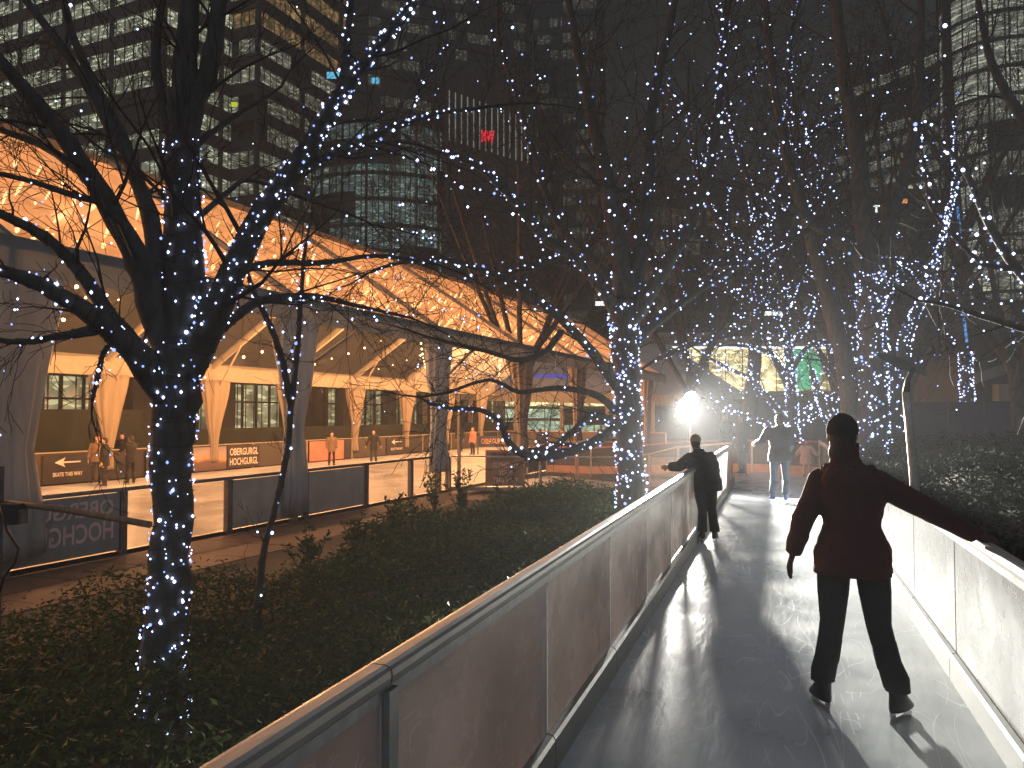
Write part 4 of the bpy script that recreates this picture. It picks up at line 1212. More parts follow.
T.limb(PX(D, [(172,388),(140,352,-.2),(110,318,-.3),(75,268,-.4),(40,235,-.5),(-20,205,-.6)]), WD(D, [22,18,15,12,10,7]), 7, 8, 3, 1.0, up=0)
T.limb(PX(D, [(170,410),(135,358,-.4),(100,322,-.6),(60,296,-.7),(20,276,-.8),(-30,262,-.9)]), WD(D, [24,20,18,15,12,9]), 22, 8, 3, .8, up=-.2)
T.limb(PX(D, [(105,326,-.6),(60,335,-.7),(25,342,-.8),(-20,338,-.8)]), WD(D, [8,6,5,4]), 14, 6, 3.5, .8, up=-.3)
T.limb(PX(D, [(118,338,-.5),(104,350,-.5),(98,372,-.5),(92,402,-.5)]), WD(D, [6,5,5,3]), 26, 6, 3, .5, up=-.5)
T.limb(PX(D, [(184,372),(208,325,-.1),(232,270,-.2),(258,215,-.25),(292,168,-.3),(322,118,-.35),(355,66,-.4),(395,18,-.4),(430,-30,-.4)]), WD(D, [34,31,26,23,20,16,12,9,6]), 70, 9, 3.6, 1.35)
T.limb(PX(D, [(292,168,-.3),(335,150,-.2),(380,130,0),(430,112,.2),(480,104,.4)]), WD(D, [11,9,7,5,4]), 26, 7, 3.4, 1.2)
T.limb(PX(D, [(330,112,-.35),(342,70,-.3),(345,25,-.2),(352,-30,-.2)]), WD(D, [11,9,7,5]), 22, 7, 3.4, 1.2)
T.limb(PX(D, [(222,292,-.2),(238,272,.1),(270,262,.3),(320,262,.6),(375,255,.9),(430,262,1.2)]), WD(D, [10,9,8,6,5,3]), 9, 7, 4, 1.1, up=0)
T.limb(PX(D, [(206,340,-.1),(232,318,.2),(262,300,.5),(310,296,.8),(360,306,1.1),(412,318,1.4)]), WD(D, [13,11,9,7,5,3]), 12, 7, 4.2, 1.1, up=-.15)
T.limb(PX(D, [(184,152),(205,132,.2),(232,112,.3),(262,94,.5)]), WD(D, [8,7,6,4]), 0, 6, 3, 1.0)
T.limb(PX(D, [(200,212,0),(225,190,.3),(248,178,.5),(300,196,.8),(352,214,1.0)]), WD(D, [7,6,5,4,3]), 0, 6, 4, 1.1, up=0)
T.build(Vector((base.x, base.y, ZG)), 'large dark bare tree at the left, forking low, wound with white fairy lights')
def keep1(q):
    # lights stop above the second fork of the leader
    if q.z > 3.75 and abs((q - Vector((base.x, base.y, q.z))).x) < .35: return False
    return True
string_lights(T, Vector((base.x, base.y, ZG)), 'white fairy lights wound round the large near tree at the left', .0095, 3, keep1, scatter=240)

# --- slender lit sapling right of the near tree
D = 9.0; T = Tree(12); T.kids = [0, 3, 4]
b0 = at(258, 590, D)
T.limb([Vector((b0.x,b0.y,ZG-.05))] + PX(D, [(264,560),(278,500),(288,450),(291,405)]), WD(D, [8,7,6,6,6]), 5, 8, 1.5, .5)
T.limb(PX(D, [(291,405),(279,350,-.1),(262,310,-.2),(250,285,-.3),(244,262,-.4)]), WD(D, [8,7,6,5,3]), 13, 6, 3, .7)
T.limb(PX(D, [(291,405),(297,350,.1),(300,300,.2),(303,255,.3),(310,215,.3)]), WD(D, [7,6,5,4,3]), 9, 6, 3, .7)
T.build(Vector((b0.x,b0.y,ZG)), 'slender young tree with a thin forked stem in the shrubs before the hanging grey curtain', name='young_tree')
string_lights(T, Vector((b0.x,b0.y,ZG)), 'sparse white fairy lights on the slender forked young tree', .012, 4)

# --- middle tree
D = 15.0; T = Tree(21); T.kids = [0, 4, 4]; T.tm = 2.2
b0 = at(630, 540, D)
T.limb([Vector((b0.x,b0.y,ZG-.05))] + PX(D, [(631,490),(629,440),(627,390),(626,340),(626,300)]), WD(D, [32,28,26,25,26,32]), 110, 14)
T.limb(PX(D, [(626,305),(620,250),(608,180),(592,110),(578,40),(560,-60)]), WD(D, [24,20,16,12,9,6]), 7, 9, 2.0, 2.4)
T.limb(PX(D, [(628,300),(645,240),(650,170),(655,100),(672,20),(690,-60)]), WD(D, [20,16,12,10,8,5]), 7, 9, 2.0, 2.4)
T.limb(PX(D, [(630,325),(655,285,-.3),(690,225,-.6),(712,160,-.9),(722,90,-1),(730,10,-1)]), WD(D, [18,15,12,9,7,5]), 14, 8, 2.2, 2.2)
T.limb(PX(D, [(632,345),(662,318,.3),(700,290,.6),(745,262,1),(790,240,1.4)]), WD(D, [13,11,8,6,4]), 12, 8, 2.4, 1.8)
T.limb(PX(D, [(622,318),(600,285,-.3),(575,255,-.6),(548,240,-.9),(515,200,-1.2),(480,165,-1.4),(440,150,-1.6)]), WD(D, [16,13,11,10,8,6,4]), 20, 8, 2.4, 2.2)
T.limb(PX(D, [(622,300),(596,262,.4),(560,225,.8),(540,170,1.1),(522,110,1.3),(500,40,1.5)]), WD(D, [13,11,9,7,6,4]), 6, 8, 2.2, 2.2)
T.limb(PX(D, [(623,395),(600,362,-.5),(575,332,-.9),(548,308,-1.2),(516,284,-1.5),(478,268,-1.8),(440,258,-2.1),(400,262,-2.4)]), WD(D, [11,10,8,7,6,5,4,3]), 10, 8, 3.0, 1.8, up=0)
T.limb(PX(D, [(616,412),(596,395,-.5),(560,388,-.9),(520,392,-1.3),(490,380,-1.7),(450,392,-2.1)]), WD(D, [8,7,5,4,3,3]), 1, 7, 3.2, 1.4, up=-.1)
T.limb(PX(D, [(562,330,-.9),(545,352,-1),(520,360,-1.2),(490,352,-1.4),(440,340,-1.6)]), WD(D, [7,6,5,4,3]), 0, 6, 3.2, 1.4, up=0)
T.limb(PX(D, [(620,428),(604,418,-.6),(590,416,-.8),(572,432,-1.0),(553,447,-1.2),(536,456,-1.4)]), WD(D, [9,8,7,6,5,4]), 14, 8, 1.0, .8, up=0)
T.limb(PX(D, [(622,420),(598,440,-.8),(566,452,-1.2),(538,457,-1.5),(516,450,-1.8),(505,435,-2.0),(498,420,-2.1),(480,410,-2.3),(450,408,-2.5),(428,402,-2.7)]), WD(D, [11,10,9,8,7,6,5,4,3,3]), 13, 8, 1.4, .9, up=0)
T.build(Vector((b0.x,b0.y,ZG)), 'bare tree with straight densely lit trunk behind the trail handrail at the centre')
string_lights(T, Vector((b0.x,b0.y,ZG)), 'dense white fairy lights wound round the straight trunk and limbs of the centre tree', .0185, 5, scatter=60)

# --- multi stemmed tree behind the skater
D = 20.0; T = Tree(31); T.kids = [0, 4, 4]; T.tm = 2.6
b0 = at(870, 505, D)
T.limb([Vector((b0.x,b0.y,ZG-.05))] + PX(D, [(868,470),(870,420),(872,360),(873,300),(872,270)]), WD(D, [34,32,30,28,26,26]), 100, 12)
T.limb([Vector((b0.x-.3,b0.y,ZG-.05))] + PX(D, [(855,450,.2),(850,400,.2),(843,350,.2),(828,290,.3),(812,230,.3),(790,150,.4),(775,60,.5),(768,-40,.5)]), WD(D, [22,22,20,18,16,13,10,8,5]), 3, 10, 1.6, 2.6)
T.limb([Vector((b0.x+.4,b0.y+.2,ZG-.05))] + PX(D, [(893,450),(898,400),(904,350),(918,310),(932,285),(945,240),(960,180)]), WD(D, [20,18,17,13,9,7,5]), 58, 9, 1.8, 1.8)
T.limb(PX(D, [(872,275),(868,220),(862,150),(850,80),(842,0),(838,-60)]), WD(D, [24,20,16,13,10,6]), 0, 9, 1.8, 2.6)
T.limb(PX(D, [(873,280),(890,225,.4),(915,150,.8),(925,70,1),(930,-40,1.2)]), WD(D, [18,15,12,9,6]), 0, 8, 1.8, 2.6)
T.limb(PX(D, [(868,270),(845,240,-.4),(818,225,-.8),(786,200,-1),(750,185,-1)]), WD(D, [13,11,8,6,4]), 3, 8, 2.0, 2.0)
T.limb(PX(D, [(860,455,-.3),(838,425,-.5),(820,398,-.7),(812,370,-.8)]), WD(D, [10,9,8,5]), 40, 7, 1.2, 1.0)
T.limb(PX(D, [(896,380,0),(886,350,-.2),(880,330,-.3),(892,300,-.3)]), WD(D, [8,7,6,4]), 30, 7, 1.2, .9)
T.limb(PX(D, [(878,262,0),(905,262,-.3),(930,270,-.4),(950,290,-.6),(972,300,-.8)]), WD(D, [9,7,6,5,3]), 9, 7, 2, 1.8)
T.limb(PX(D, [(856,280,0),(880,270,-.2),(905,282,-.3),(925,268,-.4),(940,250,-.6)]), WD(D, [5,4,4,3,3]), 14, 6, 2, 1.2)
T.build(Vector((b0.x,b0.y,ZG)), 'thick several stemmed bare tree with densely lit trunks behind the skater in maroon coat')
string_lights(T, Vector((b0.x,b0.y,ZG)), 'white fairy lights wrapped densely on the several stems behind the skater in maroon coat', .021, 6, scatter=260)

# --- small bushy lit tree
D = 27.0; T = Tree(41); T.kids = [0, 4, 5]; T.tm = 3
b0 = at(795, 480, D)
T.limb([Vector((b0.x,b0.y,ZG-.05))] + PX(D, [(794,455),(792,420),(791,380),(789,345)]), WD(D, [13,12,11,10,8]), 60, 8, .8, 1.2)
for k, pp in enumerate(([(793,440),(770,425),(745,415),(722,412)], [(793,430),(770,400),(750,378),(732,370),(700,352)], [(792,420),(815,405),(835,395),(850,380)], [(792,430),(808,420),(820,412),(828,425)], [(791,385),(775,358),(758,348),(735,345)],
        [(791,375),(805,350),(825,342),(848,352)], [(790,350),(782,330),(790,305),(800,280)], [(790,350),(800,335),(812,318),(820,290)], [(792,400),(780,370),(762,330),(752,280)], [(790,360),(785,300),(776,250),(770,200)], [(796,440),(815,450),(840,445),(860,430)])):
    T.limb(PX(D, pp), WD(D, [6,5,4,3]), 22 if k < 8 else 6, 6, 2.2, 1.5, up=.1)
T.build(Vector((b0.x,b0.y,ZG)), 'small spreading bare tree smothered in fairy lights behind the man in dark jacket')
string_lights(T, Vector((b0.x,b0.y,ZG)), 'thick cluster of fairy lights on the small spreading tree behind the man in dark jacket', .027, 7, wires=False, scatter=420)

# --- tall tree whose crown holds a cloud of lights above
D = 30.0; T = Tree(51); T.kids = [0, 4, 4]; T.tm = 3.2
b0 = at(745, 475, D)
T.limb([Vector((b0.x,b0.y,ZG-.05))] + PX(D, [(748,440),(752,390),(757,330),(762,280)]), WD(D, [16,15,14,13,13]), 0, 8)
for k, pp in enumerate(([(760,300),(745,260),(720,220),(700,180),(690,110)], [(762,285),(770,230),(780,170),(790,120),(795,30)], [(762,285),(790,240),(820,190),(840,150),(850,90)], [(758,310),(725,285),(690,270),(660,255)],
        [(762,280),(758,220),(745,160),(730,100),(725,20)], [(762,300),(800,280),(830,260),(862,245)], [(765,260),(775,200),(800,140),(830,122)], [(757,330),(720,335),(690,345),(655,360)])):
    T.limb(PX(D, pp), WD(D, [10,8,6,5,4][:len(pp)]), 10, 7, 1.7, 3.0)
T.build(Vector((b0.x,b0.y,ZG)), 'tall bare tree whose high crown is dotted with a cloud of tiny lights')
string_lights(T, Vector((b0.x,b0.y,ZG)), 'cloud of tiny white lights high in the tall crown above the man in dark jacket', .026, 8, wires=False, scatter=300)

# --- far right tree with lit lower trunk and a blue tube
D = 33.0; T = Tree(61); T.kids = [0, 4, 4]; T.tm = 3.4
b0 = at(968, 440, D)
T.limb([Vector((b0.x,b0.y,ZG-.05))] + PX(D, [(968,420),(967,385),(966,352)]), WD(D, [13,13,12,12]), 60, 8)
T.limb(PX(D, [(966,352),(964,300),(960,230),(957,150),(955,60),(952,-40)]), WD(D, [15,14,13,11,8,5]), 0, 8, 1.5, 3.2)
for pp in ([(964,310),(935,280),(905,270),(870,262)], [(960,240),(985,190),(1010,150),(1035,120)], [(958,180),(930,130),(905,80),(890,10)], [(962,270),(995,255),(1030,250),(1060,240)]):
    T.limb(PX(D, pp), WD(D, [8,6,5,4]), 1.5, 7, 1.6, 2.8)
T.build(Vector((b0.x,b0.y,ZG)), 'tall dark tree at right whose lower trunk is a column of lights')
string_lights(T, Vector((b0.x,b0.y,ZG)), 'column of white lights on the lower trunk beyond the hedge at right', .026, 9, wires=False)
for k, (y0, y1) in enumerate(((300, 342), (205, 232))):
    b = MB(); b.tube([at(964-k*3, y0, D-.55), at(968-k*4, y1, D-.55)], .05, 6)
    tag(b.build('light_tube', M['tube_blue']), ['long blue light tube on the dark trunk, just above the column of lights', 'shorter and higher blue light tube on the dark trunk at the right'][k], 'light tube')

# --- tree outside the right edge leaning in
D = 8.0; T = Tree(71); T.kids = [0, 4, 5]; T.tm = 1.3
b0 = cf(1240, D); b0.z = ZG
T.limb([Vector((b0.x,b0.y,ZG-.05)), Vector((b0.x,b0.y,1.2)), at(1215, 330, D), at(1190, 260, D)], [.2,.18,.17,.15], 0, 10)
T.limb(PX(D, [(1195,285),(1120,292),(1060,300),(1020,268),(990,215),(968,165),(945,140)]), WD(D, [22,16,12,10,8,6,4]), 17, 8, 2.0, .9, up=.1)
T.limb(PX(D, [(1195,265),(1100,200),(1040,130),(1000,60),(985,-20)]), WD(D, [18,14,11,8,5]), 3, 8, 2.2, 1.2)
T.limb(PX(D, [(1110,292),(1070,340),(1030,330),(990,318),(950,305),(920,300)]), WD(D, [10,8,7,6,4,3]), 9, 7, 2.4, .8, up=0)
T.limb(PX(D, [(1020,268),(985,262),(955,232),(935,205),(928,160),(922,118)]), WD(D, [7,6,5,4,3,3]), 16, 6, 2.0, .6)
T.build(Vector((b0.x,b0.y,ZG)), 'bare tree outside the right edge whose leaning lit limbs cross the upper right corner')
string_lights(T, Vector((b0.x,b0.y,ZG)), 'white lights on the leaning limbs that cross the upper right corner', .0125, 10, scatter=40)

# --- background bare trees filling the dark centre
for k, (px, D_, sd_, ph_, lab) in enumerate(((520, 34, 81, 17, 'tall unlit bare tree behind the far marquee, left of the centre tree'), (690, 38, 82, 17, 'tall unlit bare tree between the floodlight and the brown block'),
        (835, 36, 83, 18, 'tall unlit bare tree right of the man in dark jacket, far back'), (905, 27, 84, 15, 'unlit bare tree with dark crown just right of the several stemmed tree'), (1015, 26, 85, 14, 'unlit bare tree at the right edge before the bright tower'))):
    T = Tree(sd_); T.kids = [0, 3, 4]; T.tm = 3.2
    c = cf(px, D_); q0 = Vector((c.x, c.y, ZG-.05)); r_ = random.Random(sd_)
    T.limb([q0, q0 + Vector((.1,0,2.2)), q0 + Vector((.0,.1,4.5))], [.26,.22,.2], 0, 8)
    for j in range(7):
        a = j*2*PI/7 + r_.random(); sp_ = r_.uniform(.25,.6); h0 = r_.uniform(3.2, 4.6)
        p_ = q0 + Z*h0; ln = ph_ - h0; pts_ = [p_]
        for s_ in range(4):
            pts_.append(p_ + Vector((math.cos(a)*sp_, math.sin(a)*sp_, .8)) * (ln*(s_+1)/4*.95) + Z*(.05*s_*s_))
        T.limb(pts_, [.14,.11,.08,.055,.03], 0, 6, 1.5, 2.6, depth=2)
    T.build(Vector((c.x,c.y,ZG)), lab)

# ================================================================== SHRUBS
def leaves(n, sampler, size, seed, up=.4, seg=2):
    """n pointed leaves, each folded along its midrib"""
    g = np.random.default_rng(seed)
    P = sampler(n, g)                              # (n,3)
    n = len(P)
    d = g.normal(size=(n,3)); d[:,2] = np.abs(d[:,2])*up + .1
    d /= np.linalg.norm(d, axis=1, keepdims=True)
    s_ = np.cross(d, g.normal(size=(n,3))); s_ /= np.linalg.norm(s_, axis=1, keepdims=True)
    nn = np.cross(d, s_)
    Ln = size * g.uniform(.55, 1.35, (n,1)); W = Ln * g.uniform(.28, .42, (n,1))
    base = P; mid = P + d*Ln*.45; tip = P + d*Ln + nn*Ln*-.12
    V = np.stack([base, mid + s_*W*.5 + nn*W*.15, tip, mid - s_*W*.5 + nn*W*.15], 1).reshape(-1,3)
    Q = np.arange(n*4).reshape(-1,4)
    return V, Q
def bed_height(x, y):
    h = .30
    for (f, a, ox) in ((.55, .34, 3.1), (1.3, .20, 9.2), (3.1, .10, 5.5)):
        h += a * (np.sin(x*f*2.1 + ox + np.sin(y*f*1.3+ox)) * np.cos(y*f*1.7 + ox*2))
    return h
def bed_sampler(x0, x1, y0, y1, zoff, depth=.35, edge=None, near=1.0):
    def f(n, g):
        y = y0 + (y1-y0)*g.random(n*2)**near; x = x0 + (x1-x0)*g.random(n*2)
        h = bed_height(x, y)*.62 + zoff
        if edge is not None:
            e_ = edge(x, y); keep_ = e_ > 0; h = h - np.clip(.5 - e_, 0, .5)*1.1
        else: keep_ = np.ones(len(x), bool)
        # gaps
        z = h - depth*g.random(n*2)**2.2 + .10*np.maximum(0, g.normal(size=n*2))
        P = np.stack([x, y, z], 1)[keep_]
        return P[:n]
    return f
def left_edge(x, y):
    # planting stops short of the walk; distance in from the left and right edges
    le = x - (-7.35 + .10*(y-5) * (y > 5) - .35*np.sin(y*1.1)*.6)
    re = -1.28 - x
    fe = 20.6 - y + .3*np.sin(x*2)
    return np.minimum(np.minimum(le, re + .42), fe)
V, Q = leaves(75000, bed_sampler(-8.3, -1.25, 1.5, 11, -.42, .6, left_edge, 1.0), .068, 1)
V2, Q2 = leaves(62000, bed_sampler(-8.3, -1.25, 10.5, 20.8, -.36, .5, left_edge, 1.0), .09, 2)
np_o = np_mesh('shrub_bed', np.concatenate([V, V2]), np.concatenate([Q, Q2 + len(V)]), M['leaf'])
tag(np_o, 'dense mass of low dark evergreen shrubs filling the bed between the rink and the trail', 'shrubs', kind='stuff')
# dark woody mass beneath the leaves
gx = np.linspace(-8.2, -1.3, 60); gy = np.linspace(1.2, 20.6, 150); X, Y = np.meshgrid(gx, gy, indexing='ij')
HH = bed_height(X, Y)*.62 + np.where(Y > 10.75, -.36, -.42) - .42; ee = left_edge(X, Y)
HH = np.where(ee > .12, np.maximum(HH - np.clip(.6-ee,0,.6), ZG+.04), ZG+.03)
V = np.stack([X,Y,HH],-1).reshape(-1,3); Q = []
for i in range(59):
    for j in range(149):
        a = i*150+j; Q.append((a, a+150, a+151, a+1))
tag(np_mesh('shrub_litter', V, Q, M['soil'], None, True), 'dark twiggy litter under the shrubs', 'litter', kind='stuff')

def sprig_plant(px, D, zt, n, seed, label, group=None, mat='leaf'):
    r_ = random.Random(seed); c = cf(px, D); root = empty('shrub', Vector((c.x,c.y,ZG)), label, 'shrub', group)
    st = MB(); lv = MB()
    for k in range(n):
        a = r_.uniform(0, 2*PI); sp_ = r_.uniform(.05,.42); h = (zt-ZG)*r_.uniform(.72, 1.05)
        pts = [Vector((c.x,c.y,ZG)) + Vector((math.cos(a)*sp_*(t**1.3), math.sin(a)*sp_*(t**1.3), h*t)) for t in (0,.25,.5,.75,1)]
        st.tube(pts, [.014,.012,.009,.006,.004], 4)
        for j in range(34):
            t = r_.uniform(.35, 1); i = min(3, int(t*4)); q = pts[i].lerp(pts[i+1], t*4-i)
            d = Vector((r_.gauss(0,1), r_.gauss(0,1), abs(r_.gauss(0,.7)))).normalized(); s_ = d.cross(Vector((r_.gauss(0,1),r_.gauss(0,1),r_.gauss(0,1)))).normalized()
            ln = r_.uniform(.07,.14); wd = ln*.36; nn = d.cross(s_)
            lv.add([q, q+d*ln*.45+s_*wd/2+nn*wd*.2, q+d*ln, q+d*ln*.45-s_*wd/2+nn*wd*.2], [(0,1,2,3)])
    st.build('stem', M['twig'], root); lv.build('foliage', M[mat], root)
for (px, D_, zt, n, lab) in ((436, 19.5, .42, 9, 'leafy shrub sprouting above the bed before the grey sacked curtain'), (462, 18.6, .46, 10, 'tallest leafy shrub at the rink corner, with upright glossy sprigs'), (508, 18.0, .30, 8, 'rounded shrub below the brown notice board'),
        (548, 18.5, .22, 7, 'low leafy shrub before the clear barrier, left of the centre trunk'), (582, 18.5, .16, 6, 'small sprigged shrub nearest the centre trunk'), (395, 16.0, .24, 8, 'shrub with loose sprigs left of the grey sacked curtain'),
        (352, 13.5, .16, 8, 'loose shrub under the second grey rink panel'), (310, 11.5, .14, 8, 'shrub at the foot of the large grey curtain')):
    sprig_plant(px, D_, zt, n, int(px), lab, 'taller shrubs along the back of the bed')

# hedge on the right of the trail
def hedge_sampler(n, g):
    y = 1.5 + 22*g.random(n*2); x = 1.45 + 7.5*g.random(n*2)**1.3
    top = .55 + .55*np.clip((x-1.3)/1.6, 0, 1) + .16*np.sin(x*2.3+y*.9)*np.cos(y*1.7) + .10*np.sin(y*4.1+x*3)
    z = top - 1.0*g.random(n*2)**2.0*np.where(x < 2.2, 1.3, .6)
    return np.stack([x, y, np.maximum(z, ZG+.05)], 1)[:n]
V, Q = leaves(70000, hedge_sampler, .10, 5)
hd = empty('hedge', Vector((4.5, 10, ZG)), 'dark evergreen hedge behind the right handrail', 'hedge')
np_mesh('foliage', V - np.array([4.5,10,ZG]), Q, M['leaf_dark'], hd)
gx = np.linspace(1.5, 9, 40); gy = np.linspace(1.4, 23.6, 100); X, Y = np.meshgrid(gx, gy, indexing='ij')
HH = .55 + .55*np.clip((X-1.3)/1.6,0,1) - .38 + .16*np.sin(X*2.3+Y*.9)*np.cos(Y*1.7)
V = np.stack([X-4.5, Y-10, HH-ZG],-1).reshape(-1,3); Q = []
for i in range(39):
    for j in range(99):
        a = i*100+j; Q.append((a, a+100, a+101, a+1))
np_mesh('stems', V, Q, M['soil'], hd, True)

# ================================================================== PEOPLE
def remesh(mb, name, mats, voxel, parent, smooth=3, world=True, keepz=None):
    """weld overlapping limbs into one continuous skin and colour it by the nearest source shape"""
    src = mb.build(name + '_src', mats)
    kd = KDTree(len(src.data.polygons)); idx = []
    for i, p in enumerate(src.data.polygons):
        kd.insert(p.center, i); idx.append(p.material_index)
    kd.balance()
    md = src.modifiers.new('r', 'REMESH'); md.mode = 'VOXEL'; md.voxel_size = voxel; md.use_smooth_shade = True
    sm = src.modifiers.new('s', 'SMOOTH'); sm.factor = .5; sm.iterations = smooth
    dg = bpy.context.evaluated_depsgraph_get()
    me = bpy.data.meshes.new_from_object(src.evaluated_get(dg))
    me.materials.clear()
    for m_ in mats: me.materials.append(m_)
    if len(mats) > 1:
        mi = [idx[kd.find(p.center)[1]] for p in me.polygons]
        me.polygons.foreach_set('material_index', mi)
    me.polygons.foreach_set('use_smooth', [True]*len(me.polygons))
    bpy.data.objects.remove(src)
    me.name = name
    o = bpy.data.objects.new(name, me); COL.objects.link(o); o.parent = parent
    return o

def ell_loft(mb, secs, mi=0, n=20):
    """secs: (centre, rx, ry) horizontal ellipses"""
    mb.rings([[Vector(c) + Vector((rx*math.cos(2*PI*k/n), ry*math.sin(2*PI*k/n), 0)) for k in range(n)] for (c, rx, ry) in secs], mi=mi)
def limb(mb, pts, rad, mi=0, n=12):
    pts = [Vector(p) for p in pts]
    P = [pts[0] - (pts[1]-pts[0]).normalized()*rad[0]*.5]; Rr = [rad[0]*.6]
    P += pts; Rr += rad
    P.append(pts[-1] + (pts[-1]-pts[-2]).normalized()*rad[-1]*.6); Rr.append(rad[-1]*.55)
    mb.tube(P, Rr, n, mi=mi)
def hand(mb, wrist, dirv, palm_n, side, s, mi, curl=.5, spread=.1):
    """palm, four bent fingers of different length and a side thumb"""
    d = Vector(dirv).normalized(); pn = Vector(palm_n); pn = (pn - d*pn.dot(d)).normalized(); x = d.cross(pn) * side
    w_ = Vector(wrist)
    mb.rings([[w_ + d*t*s + x*(a*math.cos(2*PI*k/10))*s + pn*(b_*math.sin(2*PI*k/10))*s for k in range(10)] for (t, a, b_) in ((-.02,.026,.02),(.02,.036,.018),(.06,.043,.017),(.085,.042,.014),(.095,.036,.010))], mi=mi)
    for j, (off, ln) in enumerate(((-.031,.066),(-.011,.078),(.010,.074),(.030,.058))):
        b0 = w_ + d*.082*s + x*off*s; fd = (d + x*off*spread*22).normalized(); p = b0; pts = [p]; 
        for q in (.45,.32,.23):
            c_ = curl*(.5 if q == .45 else .75); fd = (fd*math.cos(c_) + pn*math.sin(c_)).normalized(); p = p + fd*ln*q*s; pts.append(p)
        mb.tube(pts, [.0105*s,.0098*s,.009*s,.007*s], 8, mi=mi)
    b0 = w_ + d*.022*s - x*.028*s
    t1 = (d*.7 - x*.75 + pn*.2).normalized(); t2 = (d - x*.2 + pn*.35).normalized()
    mb.tube([b0, b0+t1*.035*s, b0+t1*.035*s+t2*.03*s, b0+t1*.035*s+t2*.055*s], [.015*s,.0125*s,.0105*s,.008*s], 8, mi=mi)

def skate(root, ank, yaw, s, mat, blade_side=0, tilt=0.0):
    """boot with heel, tongue and blade; toe points along yaw"""
    f = Vector((math.sin(yaw), math.cos(yaw), 0)); r_ = Vector((f.y, -f.x, 0)); A = Vector(ank)
    g = root.location.z
    b = MB(); n = 14
    secs = [(-.01,.115,.047,.052),(0.0,.06,.050,.058),(.012,.02,.052,.065),(.03,-.03,.048,.088),(.05,-.055,.042,.115),(.055,-.068,.036,.128)]
    rings = []
    for (fo, zo, wx, wy) in [(-.004,.16,.050,.056),(-.004,.10,.046,.052),(.004,.04,.046,.060),(.022,0.0,.047,.090),(.038,-.025,.046,.115),(.042,-.042,.042,.122)]:
        c = A + f*fo*s + Z*zo*s; rings.append([c + r_*wx*s*math.cos(2*PI*k/n) + f*wy*s*math.sin(2*PI*k/n) for k in range(n)])
    b.rings(rings[::-1])
    o = b.build('skate', mat, root, True)
    bl = MB()
    q = [(-.095,-.042),(-.085,-.075),(-.09,-.092),(.15,-.092),(.165,-.078),(.14,-.072),(.12,-.042),(.075,-.042),(.07,-.072),(-.03,-.072),(-.035,-.042)]
    for sgn in (1,):
        vs = [A + f*a*s + Z*z*s + r_*.003*s for a, z in q] + [A + f*a*s + Z*z*s - r_*.003*s for a, z in q]
        m_ = len(q); bl.add(vs, [tuple(range(m_)), tuple(range(2*m_-1, m_-1, -1))] + [(j, (j+1) % m_, m_+(j+1) % m_, m_+j) for j in range(m_)])
    h = bl.build('blade', M['blade'], o)
    return o

